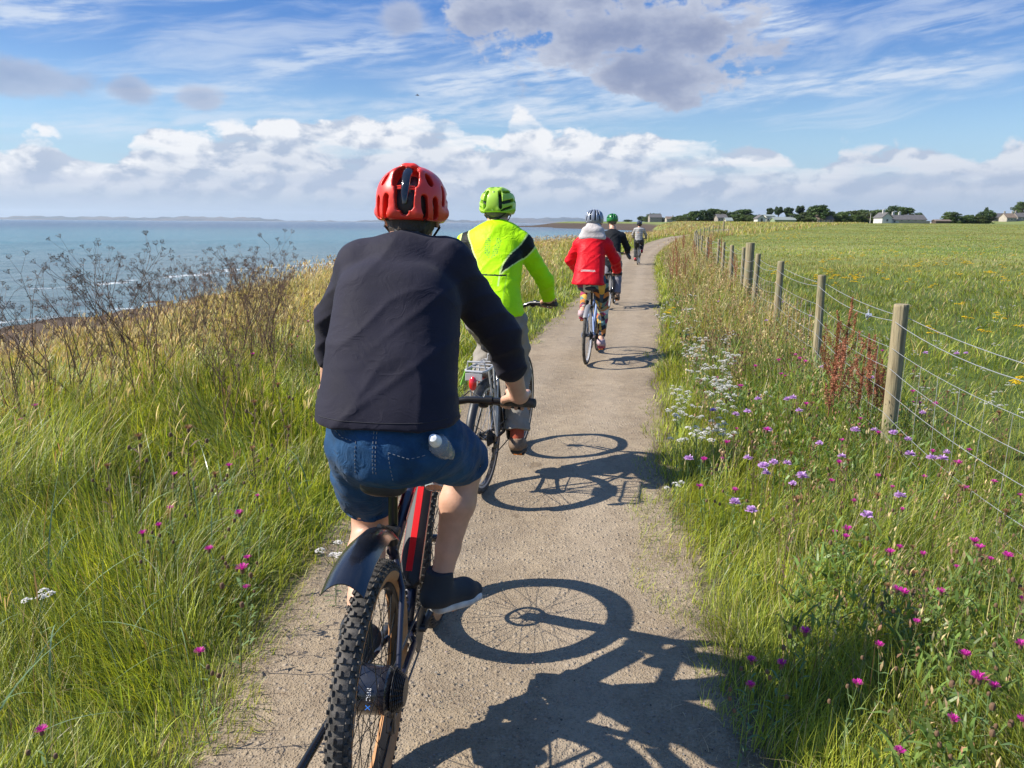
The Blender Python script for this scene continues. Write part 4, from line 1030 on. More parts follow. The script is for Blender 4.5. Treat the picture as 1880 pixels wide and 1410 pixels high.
def shoe(root, an, toe, m_up, m_sole, high=False, laces=None):
    d = (toe - an); d = Vector((d.x, d.y, d.z)); fwd = (toe - an - Vector((0, 0, (toe - an).z * .6))).normalized(); heel = an - fwd * .045 + Vector((0, 0, -.055)); tip = toe + fwd * .055; side = Vector((0, 0, 1)).cross(fwd).normalized(); up = fwd.cross(side)
    lo = np.minimum(heel, tip) - .11; hi = np.maximum(heel, tip) + .14; g = Grid(lo, np.maximum(hi, np.array(an) + .12), .0045)
    b0 = heel.lerp(tip, .15); b1 = heel.lerp(tip, .68); b2 = heel.lerp(tip, .92)
    g.cone(an + Vector((0, 0, .05 if high else .0)), an - up * .025, .047, .048, .01); g.cone(an - fwd * .035 - up * .03, an - fwd * .01 + up * .02, .040, .042, .02); g.cone(an - up * .02, b1 + up * .022, .047, .034, .02); g.cone(b0 + up * .02, b1 + up * .012, .037, .042, .02); g.cone(b1 + up * .012, b2 + up * .004, .040, .031, .02)
    bp = heel.lerp(tip, .5) - up * .016; g.cut(bp, -up); g.cut(an + Vector((0, 0, .065 if high else .022)), (0, 0, 1))
    sh = g.build('shoe', m_up, root)
    g = Grid(lo, hi, .0045); g.torso([b0 - up * .018, heel.lerp(tip, .45) - up * .020, b1 - up * .018, b2 - up * .014], [.037, .038, .047, .038], [.020] * 4, side=side, k=.004, p=2.6); g.build('sole', m_sole, sh)
    if laces:
        b = MB()
        for i in range(4):
            p = an.lerp(b1, .35 + .15 * i) + up * (.040 - .006 * i); b.tube([p - side * .022, p + up * .006, p + side * .022], .0028, 6)
        b.build('laces', laces, sh)
    return sh
def helmet(root, J, m_shell, m_liner, vents, res=.0035, radii=(.142, .112, .112), ribs=None, peak=True, strapm=M_PLAST, rise=.035, bulge=True):
    f, l, u = head_frame(J); M = [list(f), list(l), list(u)]; h = J['head'] + u * rise - f * .004; R_ = radii
    def D(az, el, k=1.0):
        a, e = R(az), R(el); q = -f * math.cos(a) * math.cos(e) - l * math.sin(a) * math.cos(e) + u * math.sin(e)
        t = 1 / math.sqrt((q.dot(f) / R_[0]) ** 2 + (q.dot(l) / R_[1]) ** 2 + (q.dot(u) / R_[2]) ** 2); return h + q * t * k
    g = Grid(np.array(h) - .2, np.array(h) + .2, res); g.ell(h, R_, M, 0, p=2.3)
    if bulge:
        for s in (-1, 1): g.cone(D(22 * s, 42, .97), D(165 * s, 45, .97), .017, .014, .02); g.cone(D(20 * s, -18, .96), D(85 * s, -16, .96), .016, .016, .02)
    if peak: g.cone(D(172, 22, 1.05), D(-172, 22, 1.05), .02, .02, .03); g.cone(D(12, 62, .99), D(-12, 62, .99), .016, .016, .012)
    for (a0, e0, a1, e1, w) in vents:
        ns_ = max(1, int(max(abs(a1 - a0), abs(e1 - e0)) / 14 + .5))
        for q_ in range(ns_):
            f0, f1 = q_ / ns_, (q_ + 1) / ns_
            for kk in (1.04, .98, .92, .85): g.cone(D(a0 + (a1 - a0) * f0, e0 + (e1 - e0) * f0, kk), D(a0 + (a1 - a0) * f1, e0 + (e1 - e0) * f1, kk), w * .8, w * .8, 0, sub=True)
    g.ell(h - u * .006, (R_[0] - .022, R_[1] - .022, R_[2] - .022), M, .0, sub=True)
    g.cut(h - u * .055 - f * .0, -u + f * -.10 * 0, k=.006)
    g.cut(D(180, -22), (f - u * .9), k=.006); sh = g.build('helmet', m_shell, root)
    g = Grid(np.array(h) - .2, np.array(h) + .2, .005); g.ell(h - u * .006, (R_[0] - .018, R_[1] - .018, R_[2] - .018), M, 0); g.cut(h - u * .050, -u, k=.006); g.cut(D(180, -20, .9), (f - u * .9), k=.006); g.build('liner', m_liner, sh)
    b = MB()
    for s in (-1, 1):
        ear = J['head'] + l * s * .088 - u * .03; chin = J['head'] + f * .05 - u * .105; b.tube([D(60 * s, -25, .9), ear], .0045, 6, flat=.4); b.tube([D(110 * s, -25, .9), ear], .0045, 6, flat=.4); b.tube([ear, chin + l * s * .03, chin], .0045, 6, flat=.4)
    bk = J['head'] - f * .095 - u * .055; b.tube([D(50, -28, .88), bk - l * .03, bk + l * .03, D(-50, -28, .88)], .009, 8, flat=.5); b.build('strap', strapm, sh)
    return sh, D, (f, l, u), h
def fabric(name, bump=.35, var=.10, rough=.8, sheen=.0, weave=0, wr=1.0, spec=.12):
    """cloth: fine weave plus creases that run in patches"""
    m = mat(name, (0, 0, 0), rough, use_col=True, var=var, vscale=9, sheen=sheen, spec=spec); nt = m.node_tree; b = nt.nodes['Principled BSDF']; O = obj_coord(nt)
    x, y, z = sep(nt, O); w = noise(nt, O, 5, 3, .5)
    r1 = 1.0 - (noise(nt, comb(nt, x * 5, y * 7 + w * 3, z * 13 + w * 4), 1, 3, .5, .6) - .5).m('ABSOLUTE') * 5.0
    r2 = 1.0 - (noise(nt, comb(nt, x * 16 + w * 5, y * 22, z * 17 + w * 5), 1, 3, .5, .5) - .5).m('ABSOLUTE') * 5.0
    msk = noise(nt, O, 3.5, 2, .5).ss(.42, .6); fine = noise(nt, O, 260, 4, .6)
    add_bump(nt, b, r1.m('MAXIMUM', 0.0) * (.0026 * wr) + r2.m('MAXIMUM', 0.0) * msk * (.0010 * wr) + fine * (.0009 * bump * 2), 1.0, .9); return m
def flat_col(c): return lambda x, y, z: np.tile(np.array(c, float), (len(x), 1))
def jacket(root, J, res, m, col, rs, rf, sl, hem, name='jacket', sleeve_end=.95, folds=.006, collar=True, extra=None, p=2.5, drape=0.0):
    pts = np.array([list(J[k]) for k in ('pelvis', 'chest', 'neck', 'shL', 'shR', 'elL', 'elR', 'wrL', 'wrR')]); g = Grid(pts.min(0) - .2, pts.max(0) + .17, res)
    g.torso([J['hem'], J['waist'], J['chest'], J['upchest']], rs, rf, k=.03, p=p)
    for s in (-1, 1):
        k_ = 'LR'[s < 0]; sh, el, wr = J['sh' + k_], J['el' + k_], J['wr' + k_]; g.cone(J['upchest'] - Vector((0, 0, .01)), sh, .095, sl[0], .05); g.cone(sh, el, sl[0], sl[1], .035); en = el.lerp(wr, sleeve_end); g.cone(el, en, sl[1], sl[2], .02)
        n = (wr - el).normalized(); mx = np.maximum(en, el) + .12; mn = np.minimum(en, el) - .12; g.cut(en, n, lo=np.array(en) - .09, hi=np.array(en) + .09)
    if collar: g.cone(J['upchest'] + Vector((0, 0, .01)), J['neck'] + Vector((0, 0, -.035)), .088, .064, .05)
    if extra: extra(g)
    g.cut(J['hem'] , hem, k=.006, lo=np.array(J['hem']) - .33, hi=np.array(J['hem']) + np.array([.33, .33, .12]))
    ch = np.array(J['chest'])
    def fold(x, y, z):
        s_ = (y - ch[1]); arm = sst(.17, .24, np.abs(s_))
        # soft drags from the armpits to the hem, a few crisp creases, tighter rings on the sleeves
        w = z * 11 + s_ * np.where(s_ > 0, 7., -7.) + 1.2 * np.sin(z * 9 + s_ * 6) + .8 * np.sin(s_ * 17)
        drag = (1 - np.abs(np.sin(w))) ** 2.2 - .35
        cr = np.maximum(0, np.sin(z * 34 + s_ * 16 + 2.2 * np.sin(s_ * 9 + z * 5))) ** 5 * sst(-.2, .6, np.sin(s_ * 13 + z * 7))
        ring = (1 - np.abs(np.sin(z * 42 + s_ * 20 + 1.5 * np.sin(x * 14 + z * 8)))) ** 1.6 - .35
        return -folds * ((drag * .9 + cr * .55) * (1 - arm) + ring * arm * 1.15 + nz3(x, y, z, 45, 2) * .14)
    g.warp(fold)
    return g.build(name, m, root, col=col, relax=1)
def trousers(root, J, res, m, col, rad, name, ends=(.93, .93), folds=.005, pel=(.165, .125), short=False, flare=0.0):
    pts = np.array([list(J[k]) for k in ('pelvis', 'waist', 'hipL', 'hipR', 'knL', 'knR', 'anL', 'anR')]); g = Grid(pts.min(0) - .17, pts.max(0) + .15, res)
    g.torso([J['pelvis'] - Vector((0, 0, .015)), J['pelvis'].lerp(J['waist'], .8)], [pel[0], pel[0] * .93], [pel[1], pel[1] * .9], k=.03)
    for s in (-1, 1):
        k_ = 'LR'[s < 0]; hp, kn, an = J['hip' + k_], J['kn' + k_], J['an' + k_]; g.cone(hp, hp.lerp(kn, .45), rad[0], rad[1], .04)
        if short:
            e = hp.lerp(kn, ends[s < 0]); g.cone(hp.lerp(kn, .4), e, rad[1], rad[2] + flare, .03); n = (kn - hp).normalized(); g.cut(e, n, lo=np.array(e) - .13, hi=np.array(e) + .13, k=.004)
            g.cone(hp.lerp(kn, ends[s < 0] * .80), e + n * .1, rad[2] + flare - .012, rad[2] + flare - .006, .003, sub=True)
        else:
            g.cone(hp.lerp(kn, .45), kn, rad[1], rad[2], .03); e = kn.lerp(an, ends[s < 0]); cf = kn.lerp(an, .3) + Vector((-.014, 0, 0)); g.cone(kn, cf, rad[2], rad[3], .025); g.cone(cf, e, rad[3], rad[4], .02); g.cut(e, (an - kn).normalized(), lo=np.array(e) - .11, hi=np.array(e) + .11, k=.004)
    g.cut(J['waist'] - Vector((0, 0, .0)), (0, 0, 1), k=.004)
    g.warp(lambda x, y, z: folds * (nz3(x * 1.2, y, z * 1.6, 30, 4) + nz3(x, y, z, 70, 1) * .5))
    return g.build(name, m, root, col=col)
def place(rear, front):
    d = Vector(front) - Vector(rear); return math.atan2(d.y, d.x)
def locr(root):
    inv = root.matrix_world.inverted(); o = inv @ Vector((0, 0, CAM_H)); r3 = inv.to_3x3()
    def J(px, py, u):
        d = r3 @ ray(px, py); return o + d * ((u - o.x) / d.x)
    return J
def legs(J, B, foot=.0, fl=.43, sk=.42, splay=(.0, .0), toeo=(.0, .0), heel=(-.03, -.03), pitch=(0., 0.)):
    for s in (-1, 1):
        k = 'LR'[s < 0]; i = 0 if s > 0 else 1; pc = B['pedals'][s] + Vector((0, s * .055, .025))
        an = pc + Vector((-.10 , s * .0, .085 + pitch[i])); J['an' + k] = an; J['toe' + k] = pc + Vector((.03, -s * toeo[i] * -1, .012)); J['kn' + k] = ik(J['hip' + k], an, fl, sk, (1, s * splay[i], .25))
def arms(J, B, ua=.30, fa=.27, pole=((0, .6, -.5), (0, -.6, -.5)), inset=.06):
    for s in (-1, 1):
        k = 'LR'[s < 0]; e, dd = B['grips'][s]; c = e + dd * inset; J['grip' + k] = c; J['dd' + k] = dd
        if 'wr' + k not in J: J['wr' + k] = c + Vector((-.058, s * .008, .034))
        if 'el' + k not in J: J['el' + k] = ik(J['sh' + k], J['wr' + k], ua, fa, pole[0 if s > 0 else 1])

# --- first rider: dark overshirt, denim shorts, red helmet; electric mountain bike with knobbly tan-wall tyres
P_REAR, P_FRONT = (-.392, 1.935, .016), (-.314, 2.99, .016)
bikeA = empty('bicycle', P_REAR, place(P_REAR, P_FRONT), R(1.3)); tag(bikeA, 'black and red electric mountain bike with knobbly tan walled tyres and black mudguard', 'bicycle', 'bicycles ridden along the path')
specA = dict(Rw=.352, tw=.062, wb=1.058, saddle=.915, sdx=.225, barz=1.012, barx=.80, barw=.79, frame=M_NAVY, battery=True, susp=True, knobs=True, tan=True, motor=True, disc=True, dt=.030, hh=.90, crank=R(3), nspoke=36, rim=M_BLK, spoke_r=.0013, sweep=.045, hub=(.03, .066), stz=.70, hub_mat=mat('motor_casing', (.012, .014, .022), .25, coat=.6))
BA = make_bike(bikeA, specA)
def mudguard_flat():
    """short wide guard: rides from the seat tube back over the tyre, tail flared"""
    pts = [(.20, .745), (.12, .790), (.03, .822), (-.07, .838), (-.16, .838), (-.23, .825), (-.275, .808)]; wd = [.032, .041, .046, .049, .051, .052, .053]; n = 13; vs = []
    for lay in (0, .0028):
        for (x, z), w in zip(pts, wd):
            for k in range(n):
                a = -1 + 2 * k / (n - 1); vs.append((x, a * w, z - .034 * abs(a) ** 2.0 - lay))
    m_ = len(pts); fs = []
    for L_ in (0, 1):
        o_ = L_ * m_ * n
        for i in range(m_ - 1):
            for k in range(n - 1):
                q = (o_ + i * n + k, o_ + i * n + k + 1, o_ + (i + 1) * n + k + 1, o_ + (i + 1) * n + k); fs.append(q if L_ else q[::-1])
    o1 = m_ * n
    for i in range(m_ - 1):
        for k in (0, n - 1): fs.append((i * n + k, (i + 1) * n + k, o1 + (i + 1) * n + k, o1 + i * n + k))
    for k in range(n - 1):
        for i in (0, m_ - 1): fs.append((i * n + k, i * n + k + 1, o1 + i * n + k + 1, o1 + i * n + k))
    b = MB(); b.add(vs, fs); g = b.build('mudguard', mat('mudguard_plastic', (.012, .013, .018), .22, coat=.4, var=.2, vscale=12), bikeA, ang=60)
    b = MB(); b.tube([(.235, 0, .72), (.19, 0, .745), (.08, 0, .80)], .012, 8, flat=.6); b.box((.228, 0, .725), (.05, .05, .03), bev=.006); b.build('mudguard_clamp', M_PLAST, g)
mudguard_flat()
b = MB(); b.tube([(.06, .088, .315), (-.04, .098, .30), (-.22, .118, .285), (-.33, .128, .275)], [.011, .011, .012, .015], 10); b.build('kickstand', M_BLK, bikeA)
# writing on the motor and frame
def text_mesh(s, size, m, parent, M, name='lettering', ext=.0006):
    cu = bpy.data.curves.new('t', 'FONT'); cu.body = s; cu.size = size; cu.extrude = ext; cu.align_x = 'CENTER'; cu.align_y = 'CENTER'; o = bpy.data.objects.new('t', cu); C.objects.link(o)
    dg = bpy.context.evaluated_depsgraph_get(); me = bpy.data.meshes.new_from_object(o.evaluated_get(dg)); bpy.data.objects.remove(o); me.transform(M); me.materials.clear(); me.materials.append(m)
    q = bpy.data.objects.new(name, me); C.objects.link(q); q.parent = parent; return q
def motor_text():
    wheel = [c for c in bikeA.children if c.name.startswith('wheel')][0]; hubo = [c for c in wheel.children if c.name.startswith('hub')][0]
    a = R(158); n_ = Vector((math.cos(a), 0, math.sin(a))); pos = Vector((0, -.004, specA['Rw'])) + n_ * .0688; xdir = Vector((0, 0, -1)); xdir = (xdir - n_ * xdir.dot(n_)).normalized(); ydir = n_.cross(xdir)
    M = Matrix((xdir, ydir, n_)).transposed().to_4x4(); M.translation = pos; text_mesh('RISC', .017, M_WHITE, wheel, M, 'lettering')
    M2 = M.copy(); M2.translation = pos + xdir * .034; text_mesh('X', .019, M_BLUE, wheel, M2, 'lettering')
motor_text()
riderA = empty('person', P_REAR, place(P_REAR, P_FRONT), R(1.3)); tag(riderA, 'person in a dark overshirt, denim shorts and red helmet riding nearest the camera', 'person', 'cyclists riding along the path')
JA = locr(riderA); A_ = {}
A_['pelvis'] = Vector((.200, -.012, 1.045)); A_['hipL'] = Vector((.235, .088, 1.0)); A_['hipR'] = Vector((.235, -.108, 1.01))
A_['hem'] = JA(714, 768, .205); A_['waist'] = JA(718, 690, .26); A_['chest'] = JA(730, 575, .36); A_['upchest'] = JA(742, 492, .445); A_['neck'] = JA(750, 449, .50); A_['head'] = JA(757, 397, .54)
A_['shL'] = JA(668, 494, .45); A_['shR'] = JA(820, 490, .45); A_['face'] = Vector((1, .02, -.05))
arms(A_, BA, ua=.30, fa=.27, inset=.062); A_['elR'] = JA(920, 614, .60); A_['elL'] = JA(614, 584, .60)
legs(A_, BA, splay=(.05, -.55), toeo=(.0, .02))
A_['toeL'] = A_['toeL'] + Vector((0, -.035, 0)); A_['anL'] = A_['anL'] + Vector((0, -.035, 0)); A_['toeR'] = A_['toeR'] + Vector((-.01, -.040, .0)); A_['anR'] = A_['anR'] + Vector((.0, .022, .0)); A_['knR'] = JA(857, 848, .56)
body(riderA, A_, .0042)
M_SHIRT = fabric('dark_overshirt_cloth', .25, .12, .72, sheen=.05, wr=.45)
def shirt_extra(g):
    for s, k in ((1, 'L'), (-1, 'R')):
        sh, el, wr = A_['sh' + k], A_['el' + k], A_['wr' + k]; e = el.lerp(wr, .50); a_ = el.lerp(wr, .34); g.cone(a_, e, .057, .056, .006)      # rolled cuff
jacket(riderA, A_, .0050, M_SHIRT, flat_col((.0185, .0175, .0300)), [.203, .193, .188, .150], [.155, .150, .148, .085], (.078, .064, .053), (-.02, 0, -1), 'overshirt', sleeve_end=.50, folds=.0045, extra=shirt_extra, p=2.7)
def denim_col(x, y, z):
    n = nz3(x, y, z, 18, 1) * .5 + nz3(x, y, z, 60, 2) * .3; c = np.array([[.015, .055, .130]]) * (1 + .35 * n[:, None]); 
    return np.clip(c, .002, 1)
M_DENIM = fabric('denim', .6, .3, .8, sheen=.05)
sh_ = trousers(riderA, A_, .0045, M_DENIM, denim_col, (.108, .096, .079), 'shorts', ends=(.72, .84), short=True, flare=.014, pel=(.166, .150), folds=.005)
bpy.context.view_layer.update()
from mathutils.bvhtree import BVHTree
def seam_on(o, m, paths, name, r=.0016, lift=.0012, dash=False, parent=None):
    """thin raised seams laid on a garment, seen from behind: (y,z) pairs projected forward onto the cloth"""
    me = o.data; t = BVHTree.FromPolygons([v.co for v in me.vertices], [p.vertices for p in me.polygons]); b = MB()
    for path in paths:
        pts = []
        for (y0, z0), (y1, z1) in zip(path[:-1], path[1:]):
            nseg = max(2, int(math.hypot(y1 - y0, z1 - z0) / .006))
            for i in range(nseg):
                q = i / nseg; h = t.ray_cast(Vector((-.6, y0 + (y1 - y0) * q, z0 + (z1 - z0) * q)), Vector((1, 0, 0)))
                if h[0] is not None: pts.append(h[0] + h[1] * lift)
        if len(pts) < 3: continue
        if dash:
            for i in range(0, len(pts) - 1, 2):
                if (pts[i] - pts[i + 1]).length < .02: b.tube([pts[i], pts[i + 1]], r, 5)
        else: b.tube(pts, r, 5)
    return b.build(name, m, parent or o)
M_THREAD = mat('seam_thread', (.20, .22, .25), .8); M_DSEAM = mat('dark_seam', (.012, .03, .08), .8)
z0 = 1.075
seam_on(sh_, M_THREAD, [[(.135, z0 + .0), (.10, z0 - .018), (.055, z0 - .020)], [(.055, z0 - .020), (.062, z0 - .12)], [(-.035, z0 - .045), (-.09, z0 - .062), (-.135, z0 - .055)], [(-.035, z0 - .045), (-.045, z0 - .14)],
    [(.006, z0 + .02), (.008, z0 - .12)], [(-.002, z0 + .02), (.0, z0 - .12)], [(.15, z0 + .022), (0, z0 + .02), (-.15, z0 + .024)]], 'stitching', .0011, dash=True)
ov_ = riderA.children[1]; seam_on(ov_, mat('shirt_hem', (.012, .012, .02), .8), [[(.17, A_['hem'].z + .028), (0, A_['hem'].z + .026), (-.19, A_['hem'].z + .03)]], 'hem_seam', .0012, .0002)
M_SHOE = mat('dark_canvas', (.018, .024, .032), .8, bump=.5, bscale=400); M_SOLE = mat('white_rubber_sole', (.55, .53, .49), .6, var=.2, vscale=20)
for k in 'LR': shoe(riderA, A_['an' + k], A_['toe' + k], M_SHOE, M_SOLE, high=True, laces=M_PLAST)
M_HRED = mat('red_helmet_shell', (.70, .034, .016), .42, coat=.2)
VA = [(0, 50, 0, -14, .016), (-12, 52, -7, -8, .014), (12, 52, 7, -8, .014), (-19, 52, -14, 22, .012), (19, 52, 14, 22, .012)]
for s in (-1, 1): VA += [(28 * s, -20, 26 * s, 4, .0135), (47 * s, -20, 44 * s, 2, .0135), (38 * s, 26, 36 * s, 36, .0145), (66 * s, 0, 70 * s, 22, .013), (92 * s, 8, 118 * s, 14, .013), (98 * s, 34, 130 * s, 34, .014), (20 * s, 78, 160 * s, 74, .014)]
hl, DA, fr_, hc_ = helmet(riderA, A_, M_HRED, M_PLAST, VA, res=.0030, radii=(.134, .109, .112), rise=.038)
b = MB(); b.tube([DA(0, 60, .985), DA(0, 35, .995), DA(0, 10, .97), DA(0, -4, .95)], [.008, .0075, .006, .004], 12, flat=1.9); b.build('spine', mat('gloss_black', (.01, .01, .012), .12, coat=.8), hl)
b = MB()
for e in (17, 20.5): b.tube([DA(-14, e, .93), DA(0, e, .955), DA(14, e, .93)], .0030, 6)
b.build('louvre', M_HRED, hl)
b = MB(); b.lathe([(.0, -.004), (.017, -.004), (.019, 0), (.019, .004), (.015, .007), (0, .007)], 24, Matrix.Translation(A_['head'] - fr_[0] * .108 - fr_[2] * .070) @ Matrix.Rotation(R(-90), 4, 'Y')); b.build('fit_dial', mat('grey_dial', (.34, .36, .38), .4), hl)
for s_, t_ in ((-1, 'XR'), (1, 'XR')):
    az = 31 * s_ * -1; p_ = DA(az, -25.5, 1.035); n_ = (p_ - hc_).normalized(); xd = Vector((0, 0, 1)).cross(n_).normalized(); yd = n_.cross(xd); M = Matrix((xd, yd, n_)).transposed().to_4x4(); M.translation = p_; text_mesh(t_, .012, M_BLK, hl, M, 'lettering', .002)
def hair(root, J, m, low=.075, res=.004):
    f, l, u = head_frame(J); M = [list(f), list(l), list(u)]; h = J['head']; g = Grid(np.array(h) - .16, np.array(h) + .16, res); g.ell(h + u * .022 - f * .012, (.103, .084, .104), M, 0); g.cone(h - f * .05 - u * low * .6, h - f * .045 - u * low, .058, .05, .02)
    g.cut(h + f * .055, f, k=.01); g.cut(h - u * (low + .01), -u, k=.008); g.warp(lambda x, y, z: .0022 * nz3(x * 2, y * 2, z, 120)); g.build('hair', m, root)
hair(riderA, A_, M_HAIR, .065)
# bottle in the back pocket
me_ = sh_.data; bv_ = BVHTree.FromPolygons([v.co for v in me_.vertices], [p.vertices for p in me_.polygons]); inv_ = riderA.matrix_world.inverted(); ro = inv_ @ Vector((0, 0, CAM_H)); rdv = (inv_.to_3x3() @ ray(806, 818)).normalized()
hit_ = bv_.ray_cast(ro, rdv)[0]
bo = empty('water_bottle', riderA.matrix_world @ hit_, place(P_REAR, P_FRONT)); tag(bo, 'clear plastic bottle with white cap poking out of the denim back pocket', 'water bottle')
Mx = Matrix.Rotation(R(-56), 4, 'Y') @ Matrix.Rotation(R(-6), 4, 'X'); b = MB(); b.lathe([(0, -.115), (.028, -.113), (.0305, -.10), (.0305, -.055), (.0290, -.048), (.0305, -.040), (.0305, .0), (.029, .004), (.0305, .010), (.0285, .022), (.020, .032), (.0145, .036)], 28, Mx)
mb_ = mat('clear_plastic', (.85, .90, .92), .06, trans=.8, ior=1.3); b.build('bottle_body', mb_, bo)
b = MB(); b.lathe([(.0165, .032), (.0175, .036), (.0175, .046), (.0150, .050), (.0135, .060), (.0105, .068), (.0, .071)], 24, Mx); b.build('cap', mat('white_cap', (.80, .80, .79), .35), bo)
# frame bottle on the bike's down tube
bb_, hb_ = BA['bb'], BA['hb']; d_ = (hb_ - bb_).normalized(); up_ = Vector((-d_.z, 0, d_.x)); c_ = bb_ + d_ * .56 + up_ * .110 + Vector((0, -.052, 0))
bo2 = empty('drinks_bottle', bikeA.matrix_world @ c_, place(P_REAR, P_FRONT)); tag(bo2, 'clear drinks bottle with orange label held in the frame of the nearest bicycle', 'water bottle')
Mx = Matrix.Rotation(math.atan2(d_.x, d_.z), 4, 'Y'); b = MB(); b.lathe([(0, -.10), (.033, -.098), (.035, -.09), (.035, -.02), (.031, -.012), (.035, 0), (.035, .05), (.028, .075), (.016, .085)], 24, Mx); b.build('bottle_body', mat('bottle_water', (.75, .86, .92), .08, trans=.7), bo2)
b = MB(); b.lathe([(.0356, -.07), (.0356, -.03)], 24, Mx, close=False); b.build('label_band', mat('orange_label', (.8, .22, .05), .5), bo2); b = MB(); b.lathe([(.018, .083), (.018, .10), (.009, .108), (.008, .122), (0, .124)], 20, Mx); b.build('cap', M_BLK, bo2)
# --- the other riders share one way of sitting: upright, hands on the bar
def base_joints(B, root, hx=.0, pelvz=None, lean=0.0, sw=.175, hz=0.0, sc=1.0):
    """seated pose; lean tips the back forward"""
    sdl = B['saddle']; p = Vector((sdl.x + .01, 0, (pelvz or sdl.z + .125))); J = {'pelvis': p, 'hipL': p + Vector((.03, .09, -.03)), 'hipR': p + Vector((.03, -.09, -.03))}
    def up(h, f=1.0): return p + Vector((math.sin(R(lean) * f) * h * sc, 0, math.cos(R(lean) * f) * h * sc))
    J['hem'] = up(-.02); J['waist'] = up(.15, .8); J['chest'] = up(.32); J['upchest'] = up(.44, 1.05); J['neck'] = up(.52, 1.08); J['head'] = J['neck'] + Vector((.045, 0, .125 + hz))
    J['shL'] = J['upchest'] + Vector((.0, sw, -.005)); J['shR'] = J['upchest'] + Vector((.0, -sw, -.005)); J['face'] = Vector((1, 0, -.06)); return J
def bike_and_rider(rear, front, spec, lab_b, lab_r, lean=-.6, **kw):
    b = empty('bicycle', rear, place(rear, front), R(lean)); tag(b, lab_b, 'bicycle', 'bicycles ridden along the path'); B = make_bike(b, spec)
    r = empty('person', rear, place(rear, front), R(lean)); tag(r, lab_r, 'person', 'cyclists riding along the path'); return b, B, r, base_joints(B, r, **kw)

# second rider: fluorescent jacket, lime helmet, stone trousers; touring bike with silver rack
specB = dict(Rw=.345, tw=.040, wb=1.04, saddle=.99, barz=1.10, barx=.74, barw=.60, frame=M_BLK, hh=.90, crank=R(-84), nspoke=32, rim=M_BLK, track=True, spoke_r=.0011, sweep=.08, rise=.03, stz=.76, spoke_mat=M_STEEL)
gB = (-.172, 4.554, .014), (.073, 5.57, .014)
bikeB, BB, riderB, B_ = bike_and_rider(*gB, specB, 'black touring bicycle with a silver rear rack and red reflector', 'person in a fluorescent yellow jacket with black shoulder panels and lime helmet', lean=.8, sw=.185)
JB = locr(riderB)
B_['hem'] = JB(908, 578, .19); B_['waist'] = JB(908, 530, .25); B_['chest'] = JB(910, 478, .34); B_['upchest'] = JB(912, 438, .42); B_['neck'] = JB(912, 410, .46); B_['head'] = JB(914, 386, .50)
B_['shL'] = JB(858, 448, .42); B_['shR'] = JB(958, 448, .42); B_['elR'] = JB(1001, 516, .54); B_['elL'] = JB(828, 516, .54); arms(B_, BB, inset=.06); legs(B_, BB, splay=(.1, -.1), fl=.46, sk=.44)
body(riderB, B_, .0052)
HV = (.42, .80, .006); BLKC = (.012, .016, .014)
def hv_col(x, y, z):
    c = np.tile(np.array(HV), (len(x), 1)); n = len(x); ch = B_['chest']; yy = y - ch.y; zz = z - B_['hem'].z; H = B_['upchest'].z - B_['hem'].z; t = zz / H; a = np.abs(yy)
    # curved black wedge from the shoulder seam down to the middle of the back, with a pale piping line
    inner = .075 + .115 * sst(.55, 1.1, t) ** 1.3; outer = .075 + .165 * sst(.52, .95, t) ** .75
    m = (a > inner) & (a < outer) & (t > .50) & (t < 1.12) & (x < B_['upchest'].x + .02); c[m] = BLKC
    pipe = ((np.abs(a - inner) < .005) | (np.abs(a - outer) < .005)) & (t > .40) & (t < 1.1) & (x < B_['upchest'].x + .03); c[pipe] = (.62, .80, .25)
    pk = (np.abs(zz - .245) < .005) & (a < .115) & (x < ch.x + .02); c[pk] = BLKC
    v = (np.abs(a - .115) < .004) & (zz < .245) & (x < ch.x + .02); c[v] = (.36, .68, .03)
    # dotted reflective sprigs between the shoulder blades
    for sg in (-1, 1):
        for k in range(3):
            cx = sg * (.012 + .012 * k); d = ((np.abs(yy - cx - sg * (t - .8) * .06) < .0035) & (t > .76 + .02 * k) & (t < 1.03 - .02 * k) & (np.sin(z * 520) > -.2) & (x < B_['upchest'].x)); c[d] = (.10, .22, .05)
    return c
M_HV = fabric('fluorescent_cloth', .15, .05, .55)
jacket(riderB, B_, .0046, M_HV, hv_col, [.182, .160, .172, .160], [.160, .128, .125, .105], (.066, .055, .046), (-.05, 0, -1), 'jacket', sleeve_end=.92, folds=.0042, p=2.4)
M_TRS = fabric('stone_trouser_cloth', .4, .12, .85)
trousers(riderB, B_, .0055, M_TRS, flat_col((.235, .215, .190)), (.108, .095, .080, .078, .080), 'trousers', ends=(.84, .84), folds=.008)
M_BOOT = mat('brown_boot', (.17, .115, .075), .75, bump=.5, bscale=200, var=.3, vscale=40); M_DSOLE = mat('dark_sole', (.03, .03, .03), .8); M_SOCK = mat('rust_sock', (.36, .07, .035), .9, bump=.6, bscale=300)
def socks(root, J, m, top=.28, r=.047):
    for k in 'LR':
        b = MB(); a, kn = J['an' + k], J['kn' + k]; b.tube([a + Vector((0, 0, -.02)), a.lerp(kn, top * .5), a.lerp(kn, top)], [r, r * .98, r * 1.02], 16); b.build('sock', m, root)
socks(riderB, B_, M_SOCK, .2)
for k in 'LR': shoe(riderB, B_['an' + k], B_['toe' + k], M_BOOT, M_DSOLE, high=False, laces=M_PLAST)
M_LIME = mat('lime_helmet_shell', (.34, .58, .04), .42, coat=.2); M_DKGRN = mat('dark_helmet_liner', (.02, .035, .015), .7)
VB = [(-20, 30, -22, -10, .014), (20, 30, 22, -10, .014)]
